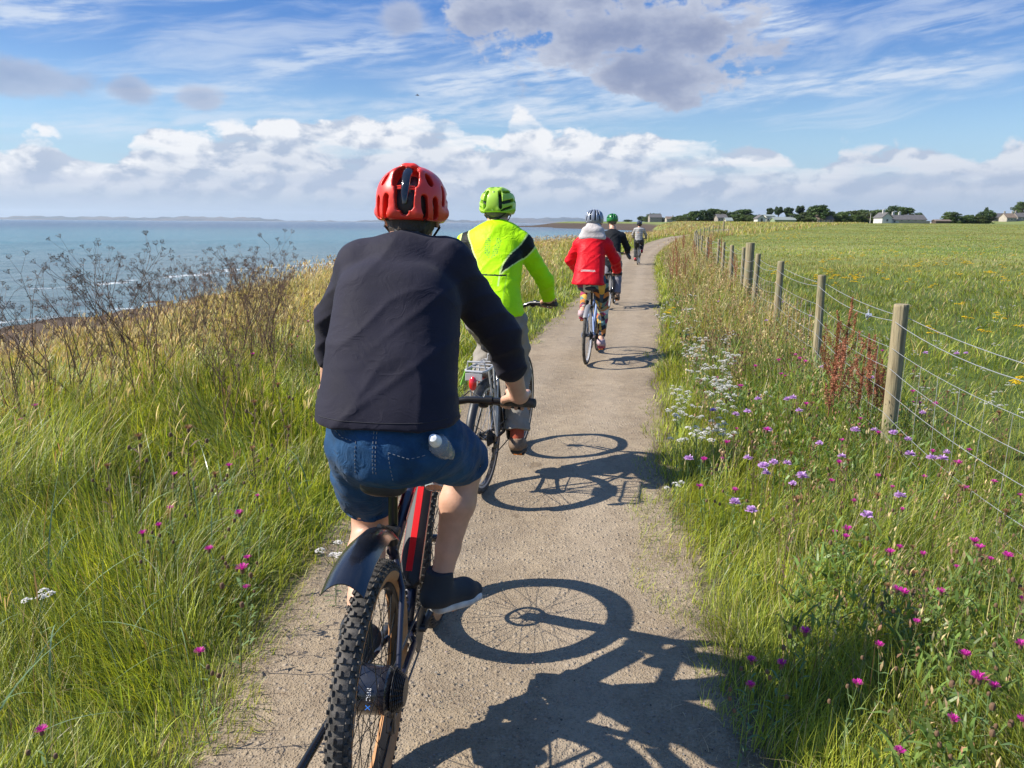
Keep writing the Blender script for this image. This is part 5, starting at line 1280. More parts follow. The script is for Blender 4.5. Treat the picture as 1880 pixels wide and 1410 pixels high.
for s in (-1, 1): VB += [(30 * s, 2, 72 * s, 14, .0125), (24 * s, -18, 62 * s, -8, .011), (34 * s, 32, 62 * s, 40, .013), (85 * s, 12, 125 * s, 18, .012), (18 * s, 52, 30 * s, 76, .012), (80 * s, 40, 130 * s, 44, .013), (168 * s, 60, 166 * s, 30, .012), (145 * s, 62, 150 * s, 30, .010)]
hair(riderB, B_, M_HAIRG, .045, .005); hb_, DB, _, _ = helmet(riderB, B_, M_LIME, M_DKGRN, VB, res=.0034, radii=(.140, .112, .110), peak=False, bulge=True, rise=.034)
b = MB(); b.tube([DB(-26, 40, 1.0), DB(0, 32, 1.0), DB(26, 40, 1.0)], .006, 8); b.tube([DB(0, 34, 1.0), DB(0, -20, 1.0)], [.016, .008], 8, flat=.5); b.build('rear_web', mat('pale_lime', (.60, .78, .30), .4), hb_)
# rack, mudguards, reflector
M_RACK = mat('rack_alloy', (.50, .50, .51), .35, .2)
b = MB(); zr = .80; b.tube([(.16, .035, zr), (.16, .052, zr), (-.20, .062, zr), (-.235, .048, zr), (-.235, -.048, zr), (-.20, -.062, zr), (.16, -.052, zr), (.16, -.035, zr)], .0075, 8)
for x_ in (.10, .0, -.10): b.tube([(x_, .055, zr), (x_, -.055, zr)], .0045, 8)
b.tube([(.16, .03, zr), (.165, .03, zr + .035), (.165, -.03, zr + .035), (.16, -.03, zr)], .005, 8); b.tube([(-.19, .055, zr), (-.20, .05, zr + .05), (-.20, -.05, zr + .05), (-.19, -.055, zr)], .0055, 8)
for s in (-1, 1):
    for x_ in (.08, -.02, -.13): b.tube([(x_, s * .057, zr), (.0, s * .078, .36)], .006, 8)
b.box((-.245, 0, zr - .03), (.006, .10, .045), bev=.004); b.box((-.249, 0, zr - .058), (.004, .022, .02), bev=.002); rk = b.build('rear_rack', M_RACK, bikeB)
g = Grid((-.32, -.04, .66), (-.2, .04, .80), .004); g.ell((-.262, 0, .735), (.018, .024, .042), None, 0); g.build('rear_reflector', M_REDREF, bikeB)
def guard(bike, Rw, tw, a0, a1, m, r_off=.022, hw=.024, name='mudguard'):
    b = MB(); vs = []; n = 40; k_ = 7
    for i in range(n):
        a = R(a0 + (a1 - a0) * i / (n - 1))
        for k in range(k_):
            q = -1 + 2 * k / (k_ - 1); rr_ = Rw + r_off - .012 * q * q; vs.append((rr_ * math.cos(a), q * hw, Rw + rr_ * math.sin(a)))
        for k in range(k_):
            q = 1 - 2 * k / (k_ - 1); rr_ = Rw + r_off - .003 - .012 * q * q; vs.append((rr_ * math.cos(a), q * hw * .97, Rw + rr_ * math.sin(a)))
    w = 2 * k_; fs = [(i * w + k, i * w + (k + 1) % w, (i + 1) * w + (k + 1) % w, (i + 1) * w + k) for i in range(n - 1) for k in range(w)] + [tuple(range(w))[::-1], tuple((n - 1) * w + k for k in range(w))]; b.add(vs, fs)
    for s in (-1, 1): b.tube([((Rw + r_off) * math.cos(R(a1 - 15)), s * hw, Rw + (Rw + r_off) * math.sin(R(a1 - 15)) - .0), (0, s * .06, Rw)], .002, 6)
    return b.build(name, m, bike)
guard(bikeB, .345, .04, 75, 168, M_PLAST)
# green pannier clip hanging on the left and a small pack under the saddle
b = MB(); b.box((.07, 0, .905), (.12, .075, .075), bev=.02); b.build('saddle_bag', M_PLAST, bikeB)
b = MB(); b.box((-.05, .10, .74), (.16, .008, .11), Matrix.Rotation(R(18), 3, 'X'), bev=.003); b.build('pannier_flap', mat('green_flap', (.22, .55, .06), .5), bikeB)

# third rider: red jacket with pale hood, patterned leggings
specC = dict(Rw=.345, tw=.038, wb=1.05, saddle=.90, barz=1.02, barx=.74, barw=.60, frame=mat('pale_blue_frame', (.22, .30, .50), .3, .2, coat=.5), hh=.86, crank=R(-100), nspoke=32, rim=M_SILV, spoke_r=.0012, sweep=.06, rise=.03, stz=.66, spoke_mat=M_STEEL)
gC = (.883, 8.971, .014), (1.125, 9.99, .014)
bikeC, BC, riderC, C_ = bike_and_rider(*gC, specC, 'pale blue bicycle with a short grey rear mudguard', 'person in a bright red jacket with a pale hood and patterned leggings', lean=.5, sw=.165)
JC = locr(riderC)
C_['hem'] = JC(1080, 523, .18); C_['waist'] = JC(1083, 495, .24); C_['chest'] = JC(1086, 467, .30); C_['upchest'] = JC(1088, 440, .36); C_['neck'] = JC(1090, 426, .39); C_['head'] = JC(1091, 407, .42)
C_['shL'] = JC(1064, 449, .36); C_['shR'] = JC(1113, 449, .36); C_['elL'] = JC(1047, 478, .46); C_['elR'] = JC(1129, 476, .46); arms(C_, BC); legs(C_, BC, fl=.43, sk=.41)
body(riderC, C_, .0085)
M_RJ = fabric('red_jacket_cloth', .2, .06, .5)
def red_col(x, y, z):
    c = np.tile(np.array((.62, .008, .018)), (len(x), 1)); zz = z - C_['hem'].z; yy = y - C_['hem'].y; bk = x < C_['chest'].x + .02
    c[(np.abs(zz - .17) < .009) & (np.abs(yy) < .085) & bk] = (.62, .58, .55); c[(np.abs(zz - .17) < .0035) & (np.abs(yy) < .08) & bk] = (.4, .01, .02); return c
jacket(riderC, C_, .0068, M_RJ, red_col, [.198, .178, .165, .150], [.150, .132, .125, .105], (.072, .064, .058), (-.06, 0, -1), 'jacket', sleeve_end=.93, folds=.0055, collar=False)
g = Grid(np.array(C_['neck']) - .3, np.array(C_['neck']) + .3, .007); nk = C_['neck']
g.torso([nk + Vector((-.09, 0, -.055)), nk + Vector((-.07, 0, .01)), nk + Vector((-.04, 0, .05))], [.165, .135, .095], [.055, .07, .075], k=.02, p=2.2); g.cone(nk + Vector((-.08, .11, -.07)), nk + Vector((.03, .10, -.02)), .03, .03, .03); g.cone(nk + Vector((-.08, -.11, -.07)), nk + Vector((.03, -.10, -.02)), .03, .03, .03); g.cut(nk + Vector((0, 0, -.085)), (0, 0, -1))
g.warp(lambda x, y, z: .003 * nz3(x, y, z, 25)); g.build('hood', fabric('pale_hood_cloth', .3, .12, .8), riderC, col=flat_col((.50, .46, .45)))
b = MB()
pal = [(.55, .20, .05), (.06, .09, .12), (.60, .56, .46), (.30, .05, .10), (.12, .22, .22), (.62, .38, .08), (.03, .03, .04), (.30, .32, .20)]
def leg_col(x, y, z):
    i = np.floor(z / .055 + .3 * np.sin(y * 40)).astype(int); j = np.floor((np.arctan2(y - np.sign(y) * .09, x - .4) + i * .7) / .7).astype(int); k = ((i * 73856093) ^ (j * 19349663) ^ ((y > 0) * 83492791)) % len(pal)
    return np.array(pal)[k]
trousers(riderC, C_, .0075, fabric('patterned_leggings', .2, .1, .8), leg_col, (.100, .088, .066, .068, .045), 'leggings', ends=(.86, .86), folds=.003, pel=(.165, .125))
M_PINK = mat('pink_grey_trainer', (.42, .30, .32), .7); M_MSOLE = mat('maroon_sole', (.35, .03, .07), .6)
for k in 'LR': shoe(riderC, C_['an' + k], C_['toe' + k], M_PINK, M_MSOLE)
VC = [(14, 62, 12, -8, .011), (-14, 62, -12, -8, .011)]
for s in (-1, 1): VC += [(34 * s, 50, 30 * s, 20, .011), (34 * s, 8, 40 * s, -14, .011), (58 * s, 34, 62 * s, 4, .011), (90 * s, 24, 120 * s, 24, .011), (150 * s, 60, 160 * s, 30, .011), (100 * s, 54, 140 * s, 54, .011)]
hair(riderC, C_, M_HAIR, .05, .007); helmet(riderC, C_, mat('silver_helmet_shell', (.24, .27, .33), .35, .3, coat=.3), M_BLK, VC, res=.0042, radii=(.138, .110, .108), peak=False, bulge=False)
guard(bikeC, .345, .038, 70, 138, mat('grey_guard', (.20, .20, .21), .45), hw=.028)

# fourth rider: dark jacket, green and black helmet, mostly behind the third
specD = dict(Rw=.345, tw=.038, wb=1.04, saddle=.95, barz=1.06, barx=.74, barw=.62, frame=M_BLK, hh=.90, crank=R(-80), nspoke=28, rim=M_SILV, spoke_r=.0015, stz=.72, spoke_mat=M_STEEL)
gD = (1.881, 15.07, .014), (2.12, 16.08, .014)
bikeD, BD, riderD, D_ = bike_and_rider(*gD, specD, 'dark bicycle with thin silver rims ridden ahead of the red jacket', 'person in a dark jacket, grey trousers and green and black helmet', lean=.5, sw=.185)
JD = locr(riderD)
D_['hem'] = JD(1121, 506, .2); D_['waist'] = JD(1122, 478, .24); D_['chest'] = JD(1124, 452, .34); D_['upchest'] = JD(1125, 432, .42); D_['neck'] = JD(1125, 419, .46); D_['head'] = JD(1124, 406, .50); D_['shL'] = JD(1109, 433, .42); D_['shR'] = JD(1142, 434, .42); D_['elR'] = JD(1152, 456, .55); D_['face'] = Vector((1, .35, -.15)); arms(D_, BD); legs(D_, BD, fl=.45, sk=.43)
body(riderD, D_, .010)
jacket(riderD, D_, .009, fabric('dark_jacket_cloth', .2, .1, .7), flat_col((.014, .016, .020)), [.200, .180, .175, .160], [.165, .14, .125, .11], (.075, .066, .058), (-.05, 0, -1), 'jacket', folds=.006)
trousers(riderD, D_, .009, fabric('grey_trouser_cloth', .2, .1, .85), flat_col((.17, .17, .20)), (.105, .092, .076, .074, .066), 'trousers', folds=.006)
for k in 'LR': shoe(riderD, D_['an' + k], D_['toe' + k], M_BOOT, M_DSOLE)
VD = [(20 * s * k, 40 - 26 * (k - 1), 75 * s, 38 - 24 * (k - 1), .012) for s in (-1, 1) for k in (1, 2)] + [(-10, 70, -10, 10, .014), (10, 70, 10, 10, .014)]
hair(riderD, D_, M_HAIRG, .06, .008); helmet(riderD, D_, mat('green_helmet_shell', (.012, .17, .03), .35, coat=.4), M_BLK, VD, res=.0055, peak=False, bulge=False)
gl = MB(); gl.box(BD['grips'][-1][0] + Vector((-.02, .03, -.05)), (.10, .07, .17), Matrix.Rotation(R(-30), 3, 'X'), bev=.03); gl.build('bar_mitt', M_PLAST, bikeD)

# fifth rider, far ahead
specE = dict(Rw=.345, tw=.040, wb=1.04, saddle=.90, barz=1.05, barx=.72, barw=.60, frame=M_BLK, hh=.88, crank=R(75), nspoke=24, rim=M_SILV, spoke_r=.0025, stz=.68, spoke_mat=M_STEEL)
gE = (5.05, 31.49, .014 + 0), (5.28, 32.5, .014)
gE = tuple((p[0], p[1], float(height(p[0], p[1])) + .014) for p in gE)
bikeE, BE, riderE, E_ = bike_and_rider(*gE, specE, 'small dark bicycle farthest along the path', 'person in a pale grey quilted jacket and black helmet, farthest along the path', lean=0, sw=.155, sc=.95)
E_['face'] = Vector((1, 0, -.05)); arms(E_, BE); legs(E_, BE, fl=.43, sk=.41); body(riderE, E_, .012)
jacket(riderE, E_, .010, fabric('grey_quilted_cloth', .2, .1, .7), lambda x, y, z: np.array((.40, .39, .39))[None] * (.72 + .28 * sst(-.6, .2, np.sin(z * 75)))[:, None], [.165, .150, .155, .145], [.125, .115, .115, .10], (.066, .056, .050), (-.05, 0, -1), 'jacket', folds=.004)
trousers(riderE, E_, .011, fabric('dark_trouser_cloth', .2, .1, .85), flat_col((.045, .048, .05)), (.115, .102, .080, .082, .062), 'trousers', folds=.002)
for k in 'LR': shoe(riderE, E_['an' + k], E_['toe' + k], mat('dark_red_trainer', (.40, .02, .04), .6), M_DSOLE)
hair(riderE, E_, M_HAIR, .05, .009); helmet(riderE, E_, mat('black_helmet_shell', (.015, .016, .02), .2, coat=.6), M_BLK, [(20 * s, 40, 20 * s, 0, .010) for s in (-1, 1)], res=.007, peak=False, bulge=False)
# ------------------------------------------------------------------ fence
def wood_mat():
    m = bpy.data.materials.new('weathered_post_wood'); m.use_nodes = True; nt = m.node_tree; b = nt.nodes['Principled BSDF']; O = obj_coord(nt); x, y, z = sep(nt, O)
    g = noise(nt, comb(nt, x * 40, y * 40, z * 2.5), 1, 6, .65, .4); n = noise(nt, O, 5, 5, .6); k = noise(nt, comb(nt, x * 90, y * 90, z * 3), 1, 3, .5)
    c = mixc(nt, g.ss(.3, .7), (.17, .135, .075), (.35, .29, .175)); c = mixc(nt, n.ss(.45, .7) * .6, c, (.20, .21, .12)); c = mixc(nt, k.ss(.62, .68) * .7, c, (.05, .04, .03))
    nt.links.new(c.k, b.inputs['Base Color']); b.inputs['Roughness'].default_value = .85; add_bump(nt, b, g + k * .8, .006, .8); return m
M_WOOD = wood_mat(); M_WIRE = mat('galvanised_wire', (.46, .47, .47), .5, .6)
def build_fence():
    f = empty('wire_fence', (0, 0, 0)); tag(f, 'wire fence on round weathered wooden posts between verge and field', 'fence')
    pts = [Vector((x, y, float(height(x, y)))) for x, y in FENCE_PTS[1:]]; out = []
    for i, p in enumerate(pts):
        out.append((p, .047 + .005 * math.sin(i * 2.3), 1.10 + .02 * math.sin(i * 3.1)))
        if abs(p.y - 13.9) < .3: out.append((Vector((float(fence_x(15.35)), 15.35, 0.0)), .088, 1.30))
    for a, b in zip(pts[:-1], pts[1:]):
        if (b - a).length > 6: 
            q = a.lerp(b, .5); q.z = float(height(q.x, q.y)); out.append((q, .05, 1.08))
    out.sort(key=lambda t: t[0].y)
    for i, (p, r, h) in enumerate(out):
        b = MB(); n = 18; lx, ly = .02 * math.sin(i * 5.1), .02 * math.cos(i * 3.7); last = i == len(out) - 1
        if last: r, h = .09, 1.5
        zz = [-.1, .0, .15, .4, .7, h - .02, h - .004, h]; rr = [r * 1.02, r * 1.02, r, r * .99, r * .97, r * .96, r * .93, r * .86]
        b.tube([p + Vector((lx * q, ly * q, q)) for q in zz], rr, n, up=(1, 0, 0)); o = b.build('post', M_WOOD, f)
        if r > .08: o['label'] = 'thicker and taller straining post'
    def strand(hf, r, sag, side, ymax=1e9, name='wire'):
        b = MB(); P = [q for q in out if q[0].y < ymax]
        for (p, pr, ph), (q, qr, qh) in zip(P[:-1], P[1:]):
            a_ = p + Vector((side * (pr + .004), 0, hf)); c_ = q + Vector((side * (qr + .004), 0, hf)); L = (c_ - a_).length; n = 10 if p.y < 16 else 3
            r_ = r * max(1, (p.y / 14) ** .6)
            b.tube([a_.lerp(c_, t / n) - Vector((0, 0, sag * 4 * (t / n) * (1 - t / n) * (1 + .3 * math.sin(p.y * 3)))) for t in range(n + 1)], r_, 5, cap=False)
        return b.build(name, M_WIRE, f)
    strand(1.0, .0023, .03, 1); strand(.985, .0023, .06, -1)
    for k, h in enumerate((.80, .66, .50, .34, .20, .08)): strand(h, .0018, .04 + .015 * (k % 2), -1)
    # upright strands of the stock netting
    P = [q for q in out if q[0].y < 14.5]
    for (p, pr, _), (q, qr, _) in zip(P[:-1], P[1:]):
        n = int((q - p).length / .28); b = MB()
        for t in range(1, n):
            u = t / n; m_ = p.lerp(q, u) + Vector((-.055, 0, 0)); s = 4 * u * (1 - u); w = .012 * math.sin(t * 7.7 + p.y)
            b.tube([m_ + Vector((0, 0, .06 - .04 * s)), m_ + Vector((w, w * 2, .42 - .04 * s)), m_ + Vector((0, -w, .80 - .045 * s))], .0012, 4, cap=False)
        b.build('netting', M_WIRE, f)
    # staples and a ratchet strainer on the top strand
    p = at_y(1602, 560, 5.9); b = MB(); b.box((0, 0, 0), (.05, .012, .03), bev=.004); b.tube([(-.01, -.02, .0), (-.01, .02, .0)], .016, 12); b.tube([(0, 0, .01), (.0, .0, .045)], .006, 6); b.tube([(-.02, 0, 0), (-.01, .01, -.03)], .005, 6); w = b.build('wire_tensioner', mat('pale_zinc', (.55, .58, .64), .35, .6), f)
    q0 = [q for q in out if q[0].y < 6][-1][0]; q1 = [q for q in out if q[0].y > 6][0][0]; u = .24; w.location = q0.lerp(q1, u) + Vector((-.055, 0, .985 - .06 * 4 * u * (1 - u)))
    w.rotation_euler = (0, 0, math.atan2(q1.y - q0.y, q1.x - q0.x))
build_fence()

# ------------------------------------------------------------------ village on the skyline
def box_house(name, px0, px1, d, wall_h, roof_h, wall, roof, label, cat='house', deep=7.0, yaw=0.0, chim=(), wins=3, gable=False, lift=0.0, door=None, storeys=1, group=None):
    x0, x1 = at_y(px0, 410, d).x, at_y(px1, 410, d).x; w = x1 - x0; cx = (x0 + x1) / 2; z = float(height(cx, d)) + lift; h = empty(name, (cx, d, z), yaw); tag(h, label, cat, group)
    W, D2, H = w / 2, deep / 2, wall_h; b = MB(); b.box((0, 0, H / 2 - .5), (w, deep, H + 1))
    if gable: b.add([(-W, -D2, H), (W, -D2, H), (0, -D2, H + roof_h), (-W, D2, H), (W, D2, H), (0, D2, H + roof_h)], [(0, 1, 2), (3, 5, 4)])
    else: b.add([(-W, -D2, H), (-W, D2, H), (-W, 0, H + roof_h), (W, -D2, H), (W, D2, H), (W, 0, H + roof_h)], [(0, 1, 2), (3, 5, 4)])
    b.build('wall', wall, h, smooth=False); b = MB(); o = .35; t = .22
    if gable:
        for s in (-1, 1): b.add([(s * (W + o), -D2 - o, H - .2), (s * (W + o), D2 + o, H - .2), (0, D2 + o, H + roof_h), (0, -D2 - o, H + roof_h), (s * (W + o), -D2 - o, H - .2 + t), (s * (W + o), D2 + o, H - .2 + t), (0, D2 + o, H + roof_h + t), (0, -D2 - o, H + roof_h + t)], [(0, 1, 2, 3), (4, 7, 6, 5), (0, 4, 5, 1), (3, 2, 6, 7), (0, 3, 7, 4), (1, 5, 6, 2)])
    else:
        for s in (-1, 1): b.add([(-W - o, s * (D2 + o), H - .2), (W + o, s * (D2 + o), H - .2), (W + o, 0, H + roof_h), (-W - o, 0, H + roof_h), (-W - o, s * (D2 + o), H - .2 + t), (W + o, s * (D2 + o), H - .2 + t), (W + o, 0, H + roof_h + t), (-W - o, 0, H + roof_h + t)], [(0, 1, 2, 3), (4, 7, 6, 5), (0, 4, 5, 1), (3, 2, 6, 7), (0, 3, 7, 4), (1, 5, 6, 2)])
    rf = b.build('roof', roof, h, smooth=False)
    for c in chim: b = MB(); b.box((c * W, 0, H + roof_h + .3), (.9, .7, 1.9)); b.box((c * W, 0, H + roof_h + 1.3), (1.05, .85, .15)); b.tube([(c * W - .2, 0, H + roof_h + 1.3), (c * W - .2, 0, H + roof_h + 1.75)], .14, 8); b.tube([(c * W + .2, 0, H + roof_h + 1.3), (c * W + .2, 0, H + roof_h + 1.75)], .14, 8); b.build('chimney', wall, rf, smooth=False)
    for st_ in range(storeys):
        for i in range(wins):
            x_ = -W + w * (i + .5) / wins; z_ = min(H * .55, 1.5) + st_ * 2.7
            b = MB(); b.box((x_, -D2 - .02, z_), (1.1, .10, 1.25)); q = b.build('window', M_WFRAME, h, smooth=False); b = MB(); b.box((x_, -D2 - .08, z_), (.9, .06, 1.05)); b.build('pane', M_PANE, q, smooth=False)
    if door is not None: b = MB(); b.box((door * W, -D2 - .03, 1.0), (1.0, .12, 2.0)); b.build('door', M_DOOR, h, smooth=False)
    return h
M_WFRAME = mat('window_frame_paint', (.6, .6, .58), .5); M_PANE = mat('window_glass', (.05, .06, .07), .1, spec=.8); M_DOOR = mat('door_paint', (.06, .05, .05), .5)
WHITEW = mat('white_render', (.52, .51, .48), .85, var=.06, vscale=.6); STONE = mat('grey_stone_wall', (.26, .23, .20), .9, var=.25, vscale=1.5); PALEW = mat('pale_stone_wall', (.36, .32, .27), .9, var=.15, vscale=1.0)
SLATE = mat('slate_roof', (.10, .095, .095), .8, var=.2, vscale=1.2); BROWNR = mat('brown_tile_roof', (.16, .12, .09), .85, var=.25, vscale=1.2); PALER = mat('pale_metal_roof', (.24, .27, .25), .5, var=.1)
def village():
    G = 'houses on the skyline'
    h = box_house('cottage', 1611, 1629, 372, 2.7, 2.2, WHITEW, SLATE, 'white cottage gable end with slate roof left of the long roof', deep=9, gable=True, chim=(0,), wins=1)
    box_house('cottage', 1629, 1693, 376, 1.9, 2.1, WHITEW, SLATE, 'long low white cottage under a wide slate roof behind a board fence', deep=7, chim=(-.72, -.35), wins=5)
    x0, x1 = at_y(1650, 411, 360).x, at_y(1707, 411, 360).x; b = MB(); z = float(height((x0 + x1) / 2, 360)); n = 60
    for i in range(n): b.box((x0 + (x1 - x0) * (i + .5) / n, 360, z + .55), ((x1 - x0) / n * .9, .05, 1.25 + .05 * math.sin(i * 9)))
    tag(b.build('board_fence', mat('silvered_boards', (.27, .25, .21), .85, var=.15), smooth=False), 'low grey board fence in front of the long white cottage', 'fence')
    box_house('shed', 1714, 1741, 372, 1.4, .5, mat('dark_boards', (.07, .05, .04), .8), BROWNR, 'low dark open shed right of the board fence', 'shed', deep=4, wins=0)
    box_house('house', 1496, 1524, 392, 1.6, 2.2, STONE, BROWNR, 'brown roofed bungalow half hidden among the trees', deep=8, wins=3, chim=(-.8,))
    box_house('house', 1387, 1402, 388, 1.9, 1.6, WHITEW, SLATE, 'small white garage with a dark door', 'garage', deep=6, gable=True, wins=0, door=0)
    box_house('house', 1402, 1417, 400, 3.2, .7, WHITEW, PALER, 'white flat topped house behind the hedge', deep=7, wins=2)
    box_house('greenhouse', 1418, 1456, 392, 1.4, 1.2, mat('green_tinted_wall', (.20, .26, .16), .8), PALER, 'long low building with a pale green grey roof', 'barn', deep=7, wins=0)
    box_house('house', 1314, 1331, 392, 2.2, 1.6, STONE, SLATE, 'dark stone house between the round trees', deep=7, wins=3)
    box_house('house', 1331, 1342, 380, .9, 1.2, PALEW, PALER, 'little pale roofed outbuilding beside the dark stone house', 'shed', deep=5, wins=0)
    box_house('house', 1191, 1213, 905, 5.2, 3.6, STONE, SLATE, 'tall grey stone house at the end of the headland', deep=12, wins=4, storeys=2, chim=(-.8, .8))
    box_house('house', 1222, 1237, 885, 3.4, 2.6, PALEW, BROWNR, 'pale stone house on the headland near the tree row', deep=10, wins=2, chim=(.7,))
    for i, (a, c, dd, lb) in enumerate(((1816, 1838, 560, 'stone steading with pale arches at the left end of the hillside row'), (1840, 1858, 545, 'middle stone house of the hillside row with white windows'), (1860, 1882, 550, 'rightmost stone house of the hillside row'))):
        box_house('house', a, c, dd, 2.6, 2.8, PALEW if i else STONE, BROWNR if i % 2 else SLATE, lb, deep=9, wins=3, chim=(-.8, .8) if i else ())
    p = at_y(1597, 411, 370); b = MB(); z = float(height(p.x, 370)); b.tube([(p.x, 370, z), (p.x, 370, z + 4.6)], [.14, .10], 8); b.box((p.x, 370, z + 4.3), (1.2, .1, .1)); tag(b.build('utility_pole', mat('pale_pole', (.55, .53, .5), .8)), 'pale upright pole in front of the village trees', 'pole')
village()
def tree_meshes():
    bark = mat('bark', (.09, .07, .05), .9, bump=.5, bscale=20); leaf = leaf_mat('tree_foliage', .22, .55); out = []
    for k in range(6):
        pine = k >= 4; H = 8.0; n_cl = 74 if not pine else 46; V, F, Cc = [], [], []; nv = 0; rg = np.random.default_rng(40 + k); trunk = MB(); th = H * (.42 if pine else .22)
        trunk.tube([(0, 0, -.5), (.05, 0, th * .5), (-.05, .08, th), (.1, 0, H * .6)], [.30, .24, .19, .08], 8)
        for c in range(n_cl):
            a = rg.uniform(0, 6.28); u = rg.random() ** .6
            if pine: zc = H * rg.uniform(.52, .96); R_ = (2.6 * (1 - abs(zc / H - .78) * 2.0)) * u
            else: zc = H * rg.uniform(.06, .93); R_ = 3.7 * math.sqrt(max(.02, 1 - ((zc / H - .42) / .56) ** 2)) * u ** .6
            cc = np.array([R_ * math.cos(a), R_ * math.sin(a), zc]); sz = rg.uniform(.6, 1.25) * (1.0 if not pine else .8); tone = rg.uniform(.6, 1.35)
            if c % 4 == 0: trunk.tube([(0, 0, min(zc * .6, th * 1.3)), tuple(cc * .6 + np.array([0, 0, .2 * zc])), tuple(cc)], [.10, .06, .02], 5)
            m = 60; d = rg.normal(0, 1, (m, 3)); d /= np.linalg.norm(d, axis=1)[:, None]; p = cc + d * sz * rg.uniform(.6, 1.1, (m, 1)) * np.array([1.15, 1.15, .72]); s = rg.uniform(.12, .30, (m, 1))
            t1 = rg.normal(0, 1, (m, 3)); t1 /= np.linalg.norm(t1, axis=1)[:, None]; t2 = np.cross(t1, d + rg.normal(0, .5, (m, 3))); t2 /= np.linalg.norm(t2, axis=1)[:, None]
            q = np.stack([p - t1 * s - t2 * s * .6, p + t1 * s - t2 * s * .6, p + t1 * s * .7 + t2 * s, p - t1 * s * .7 + t2 * s], 1).reshape(-1, 3); V.append(q); F.append(np.arange(m * 4).reshape(-1, 4) + nv); nv += m * 4
            base = np.array([.045, .078, .030]) if pine else np.array([[.065, .11, .03], [.085, .13, .035], [.055, .095, .032], [.09, .12, .04]][k]); Cc.append(np.repeat(base * tone * rg.uniform(.8, 1.2, (m, 1)), 4, 0))
        out.append((trunk, np.concatenate(V), np.concatenate(F), np.concatenate(Cc), bark, leaf))
    return out
def forest():
    T = tree_meshes(); protos = {}
    L = [(1249, 12, 16, 0), (1262, 15, 20, 1), (1276, 20, 26, 0), (1293, 21, 24, 2), (1309, 24, 30, 0), (1326, 21, 22, 3), (1343, 18, 22, 2), (1364, 23, 32, 0), (1379, 12, 14, 1), (1390, 14, 14, 2), (1412, 25, 15, 4), (1428, 27, 20, 5), (1446, 26, 20, 4), (1467, 29, 20, 5), (1455, 16, 24, 1), (1478, 18, 26, 3),
         (1487, 24, 22, 2), (1502, 31, 38, 0), (1519, 20, 24, 3), (1537, 16, 20, 2), (1546, 20, 26, 1), (1564, 22, 30, 3), (1581, 24, 26, 0), (1595, 20, 24, 3), (1610, 24, 32, 1), (1642, 30, 32, 2), (1660, 29, 30, 0), (1684, 19, 16, 2), (1703, 14, 18, 3), (1719, 20, 28, 1), (1752, 22, 26, 2), (1777, 16, 22, 1), (1798, 14, 26, 3), (1430, 9, 34, 1), (1790, 9, 20, 1), (1256, 10, 24, 3), (1300, 13, 26, 1), (1335, 11, 22, 3), (1352, 14, 24, 1), (1374, 13, 22, 3), (1396, 9, 22, 1), (1470, 12, 30, 3), (1530, 14, 26, 1), (1555, 14, 26, 0), (1572, 15, 26, 1), (1602, 14, 24, 3), (1736, 12, 22, 0)]
    far = [(1178, 10, 15, 2, 930), (1200, 15, 26, 0, 925), (1187, 9, 12, 1, 915), (1216, 8, 12, 3, 910), (1242, 10, 20, 0, 860), (1873, 26, 26, 0, 640), (1808, 18, 7, 2, 700), (1152, 4, 14, 2, 1010)]
    for i, t in enumerate(L + far):
        px, hp, wp, k = t[:4]; d = t[4] if len(t) > 4 else 405 + 12 * math.sin(i * 2.1) + (-14 if hp < 17 and px > 1695 else 0); p = at_y(px, 410, d); z = float(height(p.x, d)); m_ = d / 1412 * 1.03; H = hp * m_; Wd = wp * m_
        if 1690 < px < 1760: d = 380
        kind = 'wind swept pine tree with clumped crown in the skyline row' if k >= 4 else ('dark round broadleaf tree in the skyline row' if len(t) == 4 else 'small far tree on the headland or hill beyond the village')
        if k not in protos:
            trunk, V, F, Cc, bark, leaf = T[k]; r = empty('pine_tree' if k >= 4 else 'tree'); trunk.build('trunk', bark, r); np_mesh('crown', V, F, leaf, r, cols=Cc, smooth=False); protos[k] = r
        else: r = dup(protos[k])
        tag(r, kind, 'tree', 'pine trees' if k >= 4 else ('broadleaf trees of the skyline row' if len(t) == 4 else 'far small trees'))
        r.matrix_world = Matrix.Translation((p.x, d, z)) @ Matrix.Rotation(i * 1.7, 4, 'Z') @ Matrix.Diagonal((Wd / 6.9, Wd / 6.9, H / 8.0, 1))
forest()
# a bird
pb_ = at_y(766, 175, 60); r = empty('seabird', pb_); tag(r, 'small dark bird gliding high over the sea', 'bird')
g = Grid((-.35, -.5, -.12), (.35, .5, .2), .02); g.cone((-.2, 0, 0), (.16, 0, 0), .03, .055, .02); g.cone((.16, 0, .01), (.24, 0, .02), .04, .02, .01)
for s in (-1, 1): g.cone((.02, s * .05, .02), (.05, s * .22, .10), .04, .035, .02); g.cone((.05, s * .22, .10), (-.06, s * .42, .06), .035, .022, .02)
g.build('body', mat('bird_feathers', (.10, .10, .11), .7), r); r.scale = (.6, .6, .6)

# ------------------------------------------------------------------ haze: the air between here and the far shore
b = MB(); b.box((0, 0, 0), (1, 1, 1)); hz_ = b.build('haze', bpy.data.materials.new('air'), smooth=False)
hz_.scale = (56000, 56000, 330 + 9); hz_.location = (0, 0, (330 - 9) / 2); tag(hz_, kind='stuff'); m_ = hz_.data.materials[0]; m_.use_nodes = True; nt = m_.node_tree; nt.nodes.clear(); o_ = nt.nodes.new('ShaderNodeOutputMaterial'); v_ = nt.nodes.new('ShaderNodeVolumePrincipled')
v_.inputs['Color'].default_value = (.74, .86, 1.0, 1); v_.inputs['Density'].default_value = 3.2e-5; v_.inputs['Anisotropy'].default_value = .2; nt.links.new(v_.outputs[0], o_.inputs['Volume'])
